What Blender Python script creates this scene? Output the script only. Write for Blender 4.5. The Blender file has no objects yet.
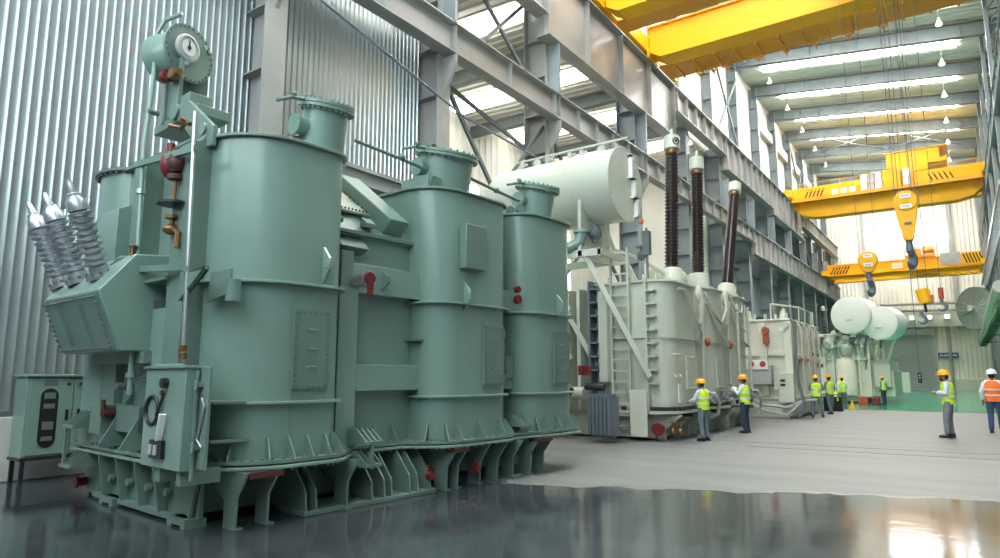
import bpy, math, random
from mathutils import Matrix, Vector
random.seed(7)
PI = math.pi
SC = bpy.context.scene
COL = SC.collection
R = math.radians

# ------------------------------------------------------------------ materials
def new_mat(name):
    m = bpy.data.materials.new(name); m.use_nodes = True
    nt = m.node_tree
    return m, nt, nt.nodes['Principled BSDF']

def paint(name, rgb, rough=0.4, metal=0.0, var=0.12, scale=1.5, bump=0.0, spec=0.5, coat=0.0, dirt=0.0):
    """painted / plain surface with a slow tone variation, fine wear in the gloss and optional dirt blotches"""
    m, nt, b = new_mat(name)
    N = nt.nodes.new; L = nt.links.new
    tc = N('ShaderNodeTexCoord')
    n1 = N('ShaderNodeTexNoise'); n1.inputs['Scale'].default_value = scale; n1.inputs['Detail'].default_value = 5
    L(tc.outputs['Object'], n1.inputs['Vector'])
    r = N('ShaderNodeValToRGB')
    r.color_ramp.elements[0].position = 0.3; r.color_ramp.elements[1].position = 0.7
    r.color_ramp.elements[0].color = (*[c * (1 - var) for c in rgb], 1)
    r.color_ramp.elements[1].color = (*[min(1, c * (1 + var * .6)) for c in rgb], 1)
    L(n1.outputs['Fac'], r.inputs['Fac'])
    out = r.outputs['Color']
    if dirt:
        n3 = N('ShaderNodeTexNoise'); n3.inputs['Scale'].default_value = scale * 4; n3.inputs['Detail'].default_value = 8
        L(tc.outputs['Object'], n3.inputs['Vector'])
        r3 = N('ShaderNodeValToRGB'); r3.color_ramp.elements[0].position = 0.55; r3.color_ramp.elements[1].position = 0.78
        r3.color_ramp.elements[0].color = (0, 0, 0, 1); r3.color_ramp.elements[1].color = (dirt, dirt, dirt, 1)
        L(n3.outputs['Fac'], r3.inputs['Fac'])
        mx = N('ShaderNodeMix'); mx.data_type = 'RGBA'
        L(r3.outputs['Color'], mx.inputs[0]); L(out, mx.inputs[6]); mx.inputs[7].default_value = (.16, .13, .1, 1)
        out = mx.outputs[2]
    L(out, b.inputs['Base Color'])
    n2 = N('ShaderNodeTexNoise'); n2.inputs['Scale'].default_value = scale * 6
    L(tc.outputs['Object'], n2.inputs['Vector'])
    mr = N('ShaderNodeMapRange'); mr.inputs['To Min'].default_value = max(.03, rough - .03); mr.inputs['To Max'].default_value = min(1, rough + .03)
    L(n2.outputs['Fac'], mr.inputs['Value']); L(mr.outputs['Result'], b.inputs['Roughness'])
    b.inputs['Metallic'].default_value = metal
    b.inputs['Specular IOR Level'].default_value = spec
    if coat: b.inputs['Coat Weight'].default_value = coat; b.inputs['Coat Roughness'].default_value = .15
    if bump:
        bp = N('ShaderNodeBump'); bp.inputs['Strength'].default_value = bump; bp.inputs['Distance'].default_value = .02
        L(n2.outputs['Fac'], bp.inputs['Height']); L(bp.outputs['Normal'], b.inputs['Normal'])
    return m

def emit(name, rgb, s):
    m, nt, b = new_mat(name)
    b.inputs['Base Color'].default_value = (*rgb, 1)
    b.inputs['Emission Color'].default_value = (*rgb, 1); b.inputs['Emission Strength'].default_value = s
    return m

M = dict(
    teal=paint('sea_green_paint', (.18, .275, .232), .3, var=.1, scale=.9, coat=.25),
    teal2=paint('sea_green_paint_matt', (.13, .2, .168), .42, var=.12, scale=1.3),
    pale=paint('pale_grey_green_paint', (.50, .53, .44), .42, var=.08, scale=.8),
    cream=paint('pale_cream_paint', (.62, .62, .52), .45, var=.08, scale=.8),
    drum=paint('pale_tank_paint', (.50, .54, .45), .33, var=.05, scale=.6, coat=.2),
    steel=paint('grey_blue_steel_paint', (.21, .25, .265), .42, var=.18, scale=.8, dirt=.25),
    girder=paint('light_grey_steel_paint', (.30, .30, .285), .36, var=.2, scale=.5, dirt=.3),
    reel=paint('reel_grey_green_paint', (.30, .36, .33), .45),
    rafter=paint('dark_rafter_paint', (.13, .16, .165), .5, var=.15),
    dsteel=paint('dark_grey_steel_paint', (.12, .145, .15), .5, var=.15),
    galv=paint('galvanised_rod', (.55, .57, .57), .3, metal=.85, var=.15),
    chrome=paint('bright_metal', (.75, .76, .77), .2, metal=1, var=.05),
    brass=paint('brass', (.26, .14, .055), .4, metal=.8, var=.2, scale=8),
    red=paint('red_paint', (.15, .01, .012), .45),
    primer=paint('red_primer', (.075, .02, .016), .6, var=.2, scale=4),
    orange=paint('orange_red_paint', (.42, .075, .025), .45),
    black=paint('black_plastic', (.015, .015, .016), .4),
    rubber=paint('dark_rubber', (.03, .032, .034), .6),
    white=paint('white_paint', (.78, .78, .75), .45, var=.04),
    grey=paint('grey_paint', (.4, .41, .41), .45),
    slate=paint('slate_blue_paint', (.13, .165, .2), .45),
    crane=paint('crane_yellow_paint', (.86, .43, .008), .42, var=.05, scale=.35, spec=.3),
    craned=paint('crane_ochre_paint', (.72, .30, .01), .45, var=.1, scale=.5),
    brown=paint('brown_glazed_porcelain', (.026, .012, .012), .14, var=.2, scale=3, coat=.5),
    wrap=paint('silver_wrapped_porcelain', (.44, .46, .5), .3, metal=.7, var=.2, scale=6, bump=.1),
    skin=paint('skin', (.27, .145, .09), .55, var=.08, scale=9),
    hair=paint('black_hair', (.012, .01, .009), .6),
    vest=paint('hi_vis_lime', (.58, .86, .02), .7, var=.1, scale=6),
    vesto=paint('hi_vis_orange', (.95, .17, .02), .7, var=.1, scale=6),
    band=paint('reflective_band', (.62, .66, .62), .35, var=.1, scale=8),
    helmet=paint('yellow_helmet', (.9, .42, .01), .3, var=.03),
    helmetw=paint('white_helmet', (.85, .85, .85), .3, var=.03),
    shirt=paint('pale_blue_cloth', (.58, .66, .76), .8, var=.1, scale=6),
    shirtw=paint('white_cloth', (.75, .77, .8), .8, var=.08, scale=6),
    shirtg=paint('grey_cloth', (.2, .23, .26), .8, var=.15, scale=6),
    trouser=paint('grey_blue_cloth', (.13, .17, .2), .85, var=.2, scale=6),
    trouserg=paint('grey_cloth_trousers', (.19, .21, .23), .85, var=.2, scale=6),
    navy=paint('navy_cloth', (.025, .04, .09), .85, var=.2, scale=6),
    jeans=paint('blue_denim', (.04, .075, .15), .85, var=.2, scale=6),
    boot=paint('black_leather', (.015, .014, .014), .45),
    sign=paint('blue_sign', (.02, .1, .32), .4),
    skylight=emit('daylit_skylight', (1, 1, .97), 60),
    askylight=emit('daylit_aisle_skylight', (1, 1, .96), 11),
    awindow=emit('daylit_aisle_window', (1, 1, .98), 4),
    window=emit('daylit_window', (1, 1, .98), 9),
    front_glow=emit('added_front_glow', (.80, .93, 1), 6.2),  # bluish glow of the added band behind the camera
    lamp=emit('lamp_diffuser', (1, .97, .9), 3),
    greyface=paint('unpainted_dial', (.6, .62, .6), .4),
)

def corr_mat(name, rgb, rough, metal):
    m = paint(name, rgb, rough, metal=metal, var=.14, scale=.35)
    return m
M['corr'] = corr_mat('galvanised_sheet', (.32, .36, .36), .3, .7)
M['corrb'] = corr_mat('galvanised_bay_sheet', (.48, .53, .54), .3, .8)
M['corrw'] = corr_mat('white_cladding', (.76, .75, .68), .5, 0)
M['endw'] = corr_mat('end_wall_cladding', (.9, .87, .77), .5, 0)
M['roof'] = corr_mat('pale_roof_sheet', (.62, .66, .60), .55, 0)
M['aroof'] = corr_mat('aisle_roof_sheet', (.62, .60, .52), .5, 0)
M['plinth'] = paint('whitewashed_concrete', (.55, .56, .53), .75, var=.15, scale=1.2, dirt=.35)
M['door'] = paint('grey_shutter', (.32, .37, .36), .45, var=.05)

def floor_mat():
    m, nt, b = new_mat('polished_concrete')
    N = nt.nodes.new; L = nt.links.new
    tc = N('ShaderNodeTexCoord')
    sp = N('ShaderNodeSeparateXYZ'); L(tc.outputs['Object'], sp.inputs[0])
    nz = N('ShaderNodeTexNoise'); nz.inputs['Scale'].default_value = 1.3; nz.inputs['Detail'].default_value = 4; L(tc.outputs['Object'], nz.inputs['Vector'])
    # edge of the freshly sealed area: y - .25 x = 11.2 (with a ragged border)
    a = N('ShaderNodeMath'); a.operation = 'MULTIPLY'; a.inputs[1].default_value = -.43; L(sp.outputs['X'], a.inputs[0])
    c = N('ShaderNodeMath'); c.operation = 'ADD'; L(sp.outputs['Y'], c.inputs[0]); L(a.outputs[0], c.inputs[1])
    d = N('ShaderNodeMath'); d.operation = 'MULTIPLY_ADD'; d.inputs[1].default_value = .9; L(nz.outputs['Fac'], d.inputs[0]); L(c.outputs[0], d.inputs[2])
    mr = N('ShaderNodeMapRange'); mr.inputs['From Min'].default_value = 12.2; mr.inputs['From Max'].default_value = 12.45; L(d.outputs[0], mr.inputs['Value'])
    fac = mr.outputs['Result']
    n2 = N('ShaderNodeTexNoise'); n2.inputs['Scale'].default_value = .55; n2.inputs['Detail'].default_value = 9; n2.inputs['Roughness'].default_value = .68; L(tc.outputs['Object'], n2.inputs['Vector'])
    r1 = N('ShaderNodeValToRGB'); e = r1.color_ramp.elements; e[0].position = .36; e[0].color = (.022, .026, .03, 1); e[1].position = .72; e[1].color = (.075, .086, .092, 1); L(n2.outputs['Fac'], r1.inputs['Fac'])
    mp = N('ShaderNodeMapping'); mp.inputs['Scale'].default_value = (.25, 1.6, 1); L(tc.outputs['Object'], mp.inputs['Vector'])
    n4 = N('ShaderNodeTexNoise'); n4.inputs['Scale'].default_value = .9; n4.inputs['Detail'].default_value = 9; n4.inputs['Roughness'].default_value = .65; L(mp.outputs['Vector'], n4.inputs['Vector'])
    r2 = N('ShaderNodeValToRGB'); e = r2.color_ramp.elements; e[0].position = .32; e[0].color = (.125, .13, .128, 1); e[1].position = .72; e[1].color = (.19, .193, .186, 1); L(n4.outputs['Fac'], r2.inputs['Fac'])
    mx = N('ShaderNodeMix'); mx.data_type = 'RGBA'; L(fac, mx.inputs[0]); L(r1.outputs['Color'], mx.inputs[6]); L(r2.outputs['Color'], mx.inputs[7])
    L(mx.outputs[2], b.inputs['Base Color'])
    ro = N('ShaderNodeMapRange'); ro.inputs['To Min'].default_value = .075; ro.inputs['To Max'].default_value = .5; L(fac, ro.inputs['Value'])
    n5 = N('ShaderNodeMath'); n5.operation = 'MULTIPLY_ADD'; n5.inputs[1].default_value = .06; L(n2.outputs['Fac'], n5.inputs[0]); L(ro.outputs['Result'], n5.inputs[2])
    L(n5.outputs[0], b.inputs['Roughness'])
    io = N('ShaderNodeMapRange'); io.inputs['To Min'].default_value = 2.1; io.inputs['To Max'].default_value = 1.45; L(fac, io.inputs['Value']); L(io.outputs['Result'], b.inputs['IOR'])
    n6 = N('ShaderNodeTexNoise'); n6.inputs['Scale'].default_value = 3; L(tc.outputs['Object'], n6.inputs['Vector'])
    bp = N('ShaderNodeBump'); bp.inputs['Strength'].default_value = .06; bp.inputs['Distance'].default_value = .03; L(n6.outputs['Fac'], bp.inputs['Height']); L(bp.outputs['Normal'], b.inputs['Normal'])
    return m
M['floor'] = floor_mat()
M['green'] = paint('green_epoxy_floor', (.035, .36, .19), .12, var=.1, scale=.4, coat=.25)

# ------------------------------------------------------------------ mesh builder
class MB:
    def __init__(s, mat=None): s.v = []; s.f = []; s.m = []; s.mi = 0; s.T = mat or Matrix()
    def use(s, i): s.mi = i; return s
    def add(s, vs, fs):
        o = len(s.v); T = s.T
        s.v += [tuple(T @ Vector(p)) for p in vs]
        s.f += [tuple(i + o for i in f) for f in fs]; s.m += [s.mi] * len(fs); return s
    def box(s, x0, x1, y0, y1, z0, z1):
        x0, x1 = min(x0, x1), max(x0, x1); y0, y1 = min(y0, y1), max(y0, y1); z0, z1 = min(z0, z1), max(z0, z1)
        return s.add([(x0, y0, z0), (x1, y0, z0), (x1, y1, z0), (x0, y1, z0), (x0, y0, z1), (x1, y0, z1), (x1, y1, z1), (x0, y1, z1)],
                     [(3, 2, 1, 0), (4, 5, 6, 7), (0, 1, 5, 4), (1, 2, 6, 5), (2, 3, 7, 6), (3, 0, 4, 7)])
    def prism(s, pts, a, b, axis='z'):
        """extrude a polygon from a to b: axis z pts=(x,y), y pts=(x,z), x pts=(y,z)"""
        ar = sum(pts[i][0] * pts[(i + 1) % len(pts)][1] - pts[(i + 1) % len(pts)][0] * pts[i][1] for i in range(len(pts)))
        if (ar < 0) != (axis == 'y'): pts = pts[::-1]
        f = {'z': lambda p, t: (p[0], p[1], t), 'y': lambda p, t: (p[0], t, p[1]), 'x': lambda p, t: (t, p[0], p[1])}[axis]
        a, b = min(a, b), max(a, b); n = len(pts)
        return s.add([f(p, a) for p in pts] + [f(p, b) for p in pts],
                     [tuple(range(n))[::-1], tuple(range(n, 2 * n))] + [(i, (i + 1) % n, n + (i + 1) % n, n + i) for i in range(n)])
    def bar(s, p, q, w, h=None, up=(0, 0, 1)):
        h = h or w; p, q = Vector(p), Vector(q); d = (q - p).normalized(); u = Vector(up)
        if abs(d.dot(u)) > .98: u = Vector((1, 0, 0))
        a = d.cross(u).normalized(); c = a.cross(d)
        a *= w / 2; c *= h / 2
        vs = [p - a - c, p + a - c, p + a + c, p - a + c, q - a - c, q + a - c, q + a + c, q - a + c]
        return s.add(vs, [(0, 1, 2, 3), (7, 6, 5, 4), (1, 0, 4, 5), (2, 1, 5, 6), (3, 2, 6, 7), (0, 3, 7, 4)])
    def tube(s, pts, r, n=8, radii=None):
        pts = [Vector(p) for p in pts]; k = len(pts); rings = []; prev = None
        for i, p in enumerate(pts):
            d = (pts[min(i + 1, k - 1)] - pts[max(i - 1, 0)]).normalized()
            if prev is None:
                u = Vector((0, 0, 1)) if abs(d.z) < .9 else Vector((1, 0, 0)); a = d.cross(u).normalized()
            else: a = (prev - d * prev.dot(d)).normalized()
            prev = a; c = d.cross(a); rr = radii[i] if radii else r
            rings.append([p + (a * math.cos(2 * PI * j / n) + c * math.sin(2 * PI * j / n)) * rr for j in range(n)])
        return s.loft(rings)
    def loft(s, rings, cap=True):
        n = len(rings[0]); vs = [p for r_ in rings for p in r_]; fs = []
        for i in range(len(rings) - 1):
            for j in range(n): fs.append((i * n + j, i * n + (j + 1) % n, (i + 1) * n + (j + 1) % n, (i + 1) * n + j))
        if cap: fs += [tuple(range(n))[::-1], tuple((len(rings) - 1) * n + j for j in range(n))]
        return s.add(vs, fs)
    def lathe(s, prof, c=(0, 0, 0), d=(0, 0, 1), n=24):
        d = Vector(d).normalized(); c = Vector(c); u = Vector((0, 0, 1)) if abs(d.z) < .9 else Vector((1, 0, 0))
        a = d.cross(u).normalized(); e = d.cross(a)
        return s.loft([[c + d * z + (a * math.cos(2 * PI * j / n) + e * math.sin(2 * PI * j / n)) * max(r_, 1e-4) for j in range(n)] for r_, z in prof])
    def cyl(s, p, q, r, n=16):
        p, q = Vector(p), Vector(q); L = (q - p).length
        return s.lathe([(r, 0), (r, L)], p, q - p, n)
    def ell(s, c, r, n=12, m=8, rot=None):
        r = (r, r, r) if not hasattr(r, '__len__') else r; c = Vector(c)
        rings = []
        for i in range(m + 1):
            t = -PI / 2 + PI * i / m; z = math.sin(t); w = max(math.cos(t), .02)
            rg = []
            for j in range(n):
                p = Vector((r[0] * w * math.cos(2 * PI * j / n), r[1] * w * math.sin(2 * PI * j / n), r[2] * z))
                if rot is not None: p = rot @ p
                rg.append(c + p)
            rings.append(rg)
        return s.loft(rings)
    def bolts(s, pts, d, r=.018, h=.03, n=6):
        for p in pts: s.lathe([(r, 0), (r, h)], p, d, n)
        return s
    def mesh(s, name):
        me = bpy.data.meshes.new(name); me.from_pydata(s.v, [], s.f); me.polygons.foreach_set('material_index', s.m); return me
    def build(s, name, mat, parent=None, bevel=0, ang=32, smooth=True):
        me = s.mesh(name)
        for q in (mat if isinstance(mat, (list, tuple)) else [mat]): me.materials.append(M[q] if isinstance(q, str) else q)
        if smooth:
            me.polygons.foreach_set('use_smooth', [True] * len(me.polygons)); me.set_sharp_from_angle(angle=R(ang))
        o = bpy.data.objects.new(name, me); COL.objects.link(o)
        if parent: o.parent = parent
        if bevel:
            b = o.modifiers.new('bevel', 'BEVEL'); b.width = bevel; b.segments = 2; b.limit_method = 'ANGLE'; b.angle_limit = R(50)
        return o

def tag(o, label=None, cat=None, group=None, kind=None):
    if label: o['label'] = label
    if cat: o['category'] = cat
    if group: o['group'] = group
    if kind: o['kind'] = kind
    return o
def empty(name, loc, rz=0, label=None, cat=None, group=None):
    o = bpy.data.objects.new(name, None); COL.objects.link(o); o.location = loc; o.rotation_euler = (0, 0, rz)
    o.empty_display_size = .2
    return tag(o, label, cat, group)
def struct(mb, name, mat, **k):
    o = mb.build(name, mat, **k); o['kind'] = 'structure'; return o
def kids(o): return [c for c in bpy.data.objects if c.parent is o]
def copy_tree(o, parent=None):
    c = o.copy(); COL.objects.link(c)
    if parent: c.parent = parent
    for k in kids(o): copy_tree(k, c)
    return c
def arc(cx, cy, r, a0, a1, n):
    return [(cx + r * math.cos(R(a0 + (a1 - a0) * i / n)), cy + r * math.sin(R(a0 + (a1 - a0) * i / n))) for i in range(n + 1)]
def dshape(xb, xf, y0, y1, r0, r1=None, n=10):
    """plan outline: flat back at xb, front at xf with rounded corners (r0 at the y0 side, r1 at the y1 side)"""
    r1 = r1 or r0
    return [(xb, y0)] + arc(xf - r0, y0 + r0, r0, -90, 0, n) + arc(xf - r1, y1 - r1, r1, 0, 90, n) + [(xb, y1)]
def at_z(pts, z): return [(p[0], p[1], z) for p in pts]

# ------------------------------------------------------------------ camera, world
cam = bpy.data.cameras.new('camera'); cam.sensor_width = 36; cam.lens = 660 * 36 / 1000; cam.clip_end = 400
co = bpy.data.objects.new('camera', cam); COL.objects.link(co)
pitch = math.atan(96 / 660); yaw = math.atan(466 / math.hypot(660, 96))
co.location = (0, 0, 1.75); co.rotation_euler = (PI / 2 + pitch, 0, yaw); SC.camera = co
w = bpy.data.worlds.new('world'); SC.world = w; w.use_nodes = True
bg = w.node_tree.nodes['Background']; bg.inputs['Color'].default_value = (.78, .91, 1, 1); bg.inputs['Strength'].default_value = .6
SC.view_settings.view_transform = 'Standard'; SC.view_settings.look = 'None'; SC.view_settings.gamma = 1; SC.view_settings.use_curve_mapping = False
SC.view_settings.exposure = -0.27
# ------------------------------------------------------------------ the setting
WX = -13.25          # inner face of the left cladding
def corrugated_x(X, y0, y1, z0, z1, pitch, rib, h, sharp=False):
    """vertical ribs standing out towards +X"""
    mb = MB(); prof = []; y = y0
    while y < y1 - 1e-3:
        if sharp: prof += [(y, 0), (y + pitch - rib, 0), (y + pitch - rib * .6, h), (y + pitch - rib * .22, h)]
        else: prof += [(y, 0), (y + pitch - rib, 0), (y + pitch - rib * .77, h * .42), (y + pitch - rib * .5, h * .8), (y + pitch - rib * .26, h), (y + pitch - rib * .16, h)]
        y += pitch
    prof.append((y, 0)); n = len(prof)
    vs = [(X + d, y_, z0) for y_, d in prof] + [(X + d, y_, z1) for y_, d in prof]
    mb.add(vs, [(i, i + 1, n + i + 1, n + i) for i in range(n - 1)])
    mb.add([(X - .06, y0, z0), (X - .06, y1, z0), (X - .06, y1, z1), (X - .06, y0, z1)], [(3, 2, 1, 0)])
    return mb
def roof_z(X): return 26.5 - .13 * (X + 12.3)

fl = MB().box(-26, 6, -16, 93, -.2, 0); struct(fl, 'floor', 'floor', smooth=False)
gf = MB().box(-12.2, 3.5, 38.4, 91.9, -.1, .012); struct(gf, 'floor_green', 'green', smooth=False)
for i, (y, x0) in enumerate(((18.35, -5.6), (17.3, -4.6))):
    rb = MB(Matrix.Translation((x0, y, 0)) @ Matrix.Rotation(R(2.5), 4, 'Z'))
    rb.box(0, 9, -.035, .035, -.05, .006); struct(rb, 'trim_%d' % (i + 1), 'dsteel', smooth=False)

# left wall: galvanised cladding on a whitewashed plinth
struct(MB().box(WX - .3, WX + .12, -16, 8.6, 0, 1.06), 'wall_left_plinth', 'plinth', bevel=.02)
struct(MB().box(WX, WX + .1, -16, 8.4, 1.06, 1.16), 'trim_3', 'dsteel')
struct(corrugated_x(WX, -16, 8.5, 1.1, 26.5, .158, .048, .028), 'wall_left', 'corr', ang=60)
struct(corrugated_x(WX, 8.7, 14.4, 7.2, 26.5, .166, .06, .042, True), 'wall_left_bay', 'corrb', ang=60)
struct(MB().box(WX - .1, WX + .5, 8.9, 14.4, 6.75, 7.2).box(WX + .3, WX + .62, 8.9, 14.4, 7.1, 7.2), 'trim_4', 'girder')
lv = MB()
for k in range(14):
    z = 4.5 + k * .16; lv.prism([(WX - .02, z), (WX + .12, z - .09), (WX + .12, z - .07), (WX, z + .03)], 8.9, 14.4, 'y')
struct(lv, 'wall_left_louvre', 'grey')
struct(MB().box(WX - .2, WX - .05, 8.7, 14.4, 0, 6.8), 'wall_left_lower', 'steel')

# upper left wall above the crane runway, pale panels
struct(corrugated_x(-13.45, 14.4, 92, 17.2, 26.6, .9, .1, .03), 'wall_left_upper', 'corrw', ang=60)
# enclosed part of the aisle farther on
struct(corrugated_x(-13.5, 37.6, 46, 0, 17.2, .9, .1, .03), 'wall_left_middle', 'corrw', ang=60)
sl = MB().box(-13.7, -13.45, 46, 92, 0, 17.2)
for k in range(7):
    y = 46.2 + k * 6.5; sl.box(-13.45, -13.3, y, y + .2, 0, 17)
for z in (3.2, 6.4, 9.6): sl.box(-13.45, -13.25, 46, 92, z, z + .22)
struct(sl, 'wall_left_far', 'steel')

# side aisle: roof, outer wall, its daylight
ar = MB(); n = 0
y = 10.0
prof = []
while y < 46: prof += [(y, 0), (y + .3, 0), (y + .34, -.06), (y + .46, -.06)]; y += .5
n = len(prof)
ar.add([(-24, a, 16.9 + b) for a, b in prof] + [(-13.1, a, 16.55 + b) for a, b in prof], [(i, i + 1, n + i + 1, n + i) for i in range(n - 1)])
ar.box(-24, -13.4, 10, 46, 17.0, 17.05)
struct(ar, 'ceiling_aisle', 'aroof', ang=40)
struct(corrugated_x(-23.2, 10, 46, 0, 17, .62, .12, .06), 'wall_aisle', 'corrw', ang=60)
struct(MB().box(-23.4, -13.4, 45.8, 46, 0, 17), 'wall_aisle_far', 'corrw')
struct(MB().box(-23.4, -13.4, 9.8, 10, 0, 17), 'wall_aisle_near', 'corrw')
wn = 0
for y in (14.7, 20.5, 26.9, 32.9, 39.2):
    wn += 1; b = MB()
    for k in range(4):
        x = -22.4 + k * 2.3; b.box(x, x + 2.24, y, y + 1.25, 16.42, 16.46)
    struct(b, 'window_%d' % wn, 'askylight', smooth=False)
for y, z0, z1 in ((27.3, 9.3, 12.9), (38.5, 7.5, 12.0)):
    wn += 1; b = MB()
    for k in range(3): b.box(-23.12, -23.08, y + k * 1.2, y + k * 1.2 + 1.12, z0, z1)
    struct(b, 'window_%d' % wn, 'awindow', smooth=False)
for k, y in enumerate((17.8, 24.0, 30.2, 36.3)):
    b = MB().box(-24, -13.3, y - .12, y + .12, 15.9, 16.5).box(-24, -13.3, y - .2, y + .2, 15.86, 15.92)
    struct(b, 'aisle_rafter', 'dsteel')

# main roof
rf = MB(); prof = []; y = -16.0
while y < 92: prof += [(y, 0), (y + .42, 0), (y + .46, -.05), (y + .56, -.05)]; y += .6
n = len(prof)
rf.add([(-13.7, a, roof_z(-13.7) + b) for a, b in prof] + [(4.2, a, roof_z(4.2) + b) for a, b in prof], [(i, i + 1, n + i + 1, n + i) for i in range(n - 1)])
rf.prism([(-13.7, roof_z(-13.7) + .06), (4.2, roof_z(4.2) + .06), (4.2, roof_z(4.2) + .1), (-13.7, roof_z(-13.7) + .1)], -16, 92, 'y')
struct(rf, 'ceiling', 'roof', ang=40)
for k in range(-9, 6):
    y = 53.7 + 6.5 * k; wn += 1; b = MB()
    for q in range(9):
        xa = -11.6 + q * 1.44; xb = xa + (1.40 if q % 2 else 1.43)
        b.prism([(xa, roof_z(xa) - .085), (xb, roof_z(xb) - .085), (xb, roof_z(xb) - .06), (xa, roof_z(xa) - .06)], y - .46, y + .46, 'y')
    struct(b, 'window_%d' % wn, 'skylight', smooth=False)
def rafter(y):
    b = MB(); xa, xb = -13.2, 3.6
    z = lambda x, d: roof_z(x) - .2 - d
    b.prism([(xa, z(xa, 0)), (xb, z(xb, 0)), (xb, z(xb, .95)), (-9, z(-9, .95)), (xa, z(xa, 1.25))], y - .03, y + .03, 'y')
    for d in (0, .92):
        b.prism([(xa, z(xa, d)), (xb, z(xb, d)), (xb, z(xb, d + .05)), (xa, z(xa, d + .05))], y - .2, y + .2, 'y')
    for q in range(11):
        x = -12 + q * 1.5; b.box(x - .02, x + .02, y - .17, y + .17, z(x, .93), z(x, .02))
    return struct(b, 'roof_rafter', 'rafter')
for k in range(-9, 6): rafter(56.8 + 6.5 * k)
# wind bracing under one bay of the roof
for (xa, ya, xb, yb) in ((-11, 70.2, -4.8, 76.4), (-11, 76.4, -4.8, 70.2), (-4.8, 70.2, 1.6, 76.4), (-4.8, 76.4, 1.6, 70.2)):
    struct(MB().tube([(xa, ya, roof_z(xa) - .75), (xb, yb, roof_z(xb) - .75)], .05, 6), 'roof_brace', 'dsteel')

# right wall and the end wall
struct(corrugated_x(-4.4, -92, 16, 0, 25, .8, .1, .04), 'wall_right', 'steel', ang=60)
bpy.data.objects['wall_right'].rotation_euler = (0, 0, PI)
ew = MB(); prof = []; x = -13.8
while x < 4.3: prof += [(x, 0), (x + .32, 0), (x + .35, -.05), (x + .41, -.05)]; x += .44
n = len(prof)
ew.add([(a, 92 + b, 1.2) for a, b in prof] + [(a, 92 + b, 26.6) for a, b in prof], [(i, i + 1, n + i + 1, n + i) for i in range(n - 1)])
ew.box(-14, 4.4, 92.05, 92.1, 0, 27)
struct(ew, 'wall_back', 'endw', ang=60)
struct(MB().box(-2.6, 4.3, 91.8, 92.05, 0, 1.25).box(-13.7, -10, 91.8, 92.05, 0, 1.25), 'wall_back_plinth', 'cream', bevel=.02)
d = MB()
for k in range(32): d.box(-9.6, -2.95, 91.86 + .02 * (k % 2), 92, k * .2, k * .2 + .19)
struct(d, 'door_1', 'door', smooth=False)
struct(MB().box(-2.95, -2.6, 91.7, 92, 0, 6.9).box(-9.95, -9.6, 91.7, 92, 0, 6.9).box(-9.95, -2.6, 91.55, 92, 6.4, 7.1), 'trim_5', 'grey', bevel=.02)
wn += 1; b = MB()
for k in range(6): b.box(-8.8 + k * 1.4, -7.43 + k * 1.4, 91.86, 91.92, 17.2, 19.4)
struct(b, 'window_%d' % wn, 'window', smooth=False)
for x in (-9.1, -.2):
    b = MB().box(x - .18, x + .18, 91.45, 91.5, 7, 26).box(x - .18, x + .18, 91.85, 91.9, 7, 26).box(x - .03, x + .03, 91.5, 91.85, 7, 26)
    struct(b, 'wall_post', 'grey')
struct(MB().tube([(-1.25, 91.6, 0), (-1.25, 91.6, 7.6)], .16, 10), 'trim_6', 'grey')
struct(MB().box(-10.4, 3.2, 91.3, 91.9, 7.3, 8.9).box(-10.4, 3.2, 91.2, 91.95, 8.85, 8.95), 'trim_7', 'corrw')
for i, z in enumerate((9.15, 9.95)):
    p = MB().tube([(-12.2, 91.3, z + .25), (3.3, 91.3, z - .1)], .16, 10)
    tag(p.build('service_pipe', 'grey'), ('lower' if i == 0 else 'upper') + ' horizontal grey pipe across the end wall above the shutter door', 'pipe')

# unseen wall behind the camera, its low dark part and glowing band added for lighting
struct(MB().box(-13.5, 4.4, -5.1, -5, 0, 7.0).box(-13.5, 4.4, -5.1, -5, 19, 27), 'wall_front_added', 'steel', smooth=False)
wn += 1; b = MB()
for k in range(12): b.box(-13.3 + k * 1.45, -11.95 + k * 1.45, -5.04, -5.0, 7.0, 19)
struct(b, 'window_%d' % wn, 'front_glow', smooth=False)  # added glowing panes, an unseen source lighting the near side from above

# steel columns of the left colonnade
def column(y, z0, z1, xf=-12.45, dp=1.0, w=.6, mat='steel', step=1.55):
    b = MB()
    b.box(xf - .04, xf, y - w / 2, y + w / 2, z0, z1).box(xf - dp, xf - dp + .04, y - w / 2, y + w / 2, z0, z1)
    b.box(xf - dp + .04, xf - .04, y - .02, y + .02, z0, z1)
    z = z0 + .9
    while z < z1: b.box(xf - dp + .04, xf - .04, y - w / 2 + .02, y + w / 2 - .02, z, z + .03); z += step
    b.box(xf - dp - .1, xf + .12, y - w / 2 - .12, y + w / 2 + .12, z0, z0 + .05)
    return struct(b, 'steel_column', mat)
LOWER = [8.75, 14.8, 21.2, 29.8, 37.3, 43.8, 50.3, 56.8, 63.3, 69.8, 76.3, 82.8, 89.3]
for y in LOWER: column(y, 0, 17.0, mat='girder' if y < 22 else 'steel')
for y in [21.2, 27.6] + [30.8 + 6.5 * k for k in range(10)]: column(y, 17.75, roof_z(-12.6) - .4, xf=-12.75, dp=.65, w=.5, step=1.9)
def beam(y0, y1, zt, zb, xw=-12.2, fw=.46, step=1.62, mat='girder'):
    b = MB()
    b.box(xw - .012, xw + .012, y0, y1, zb, zt).box(xw - fw / 2, xw + fw / 2, y0, y1, zt - .05, zt).box(xw - fw / 2, xw + fw / 2, y0, y1, zb, zb + .045)
    y = y0 + .06
    while y < y1 - .05: b.box(xw - fw / 2 + .04, xw + fw / 2 - .04, y - .012, y + .012, zb + .04, zt - .04); y += step
    return b
edge = [-16, 2.4] + LOWER + [91.9]
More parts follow.
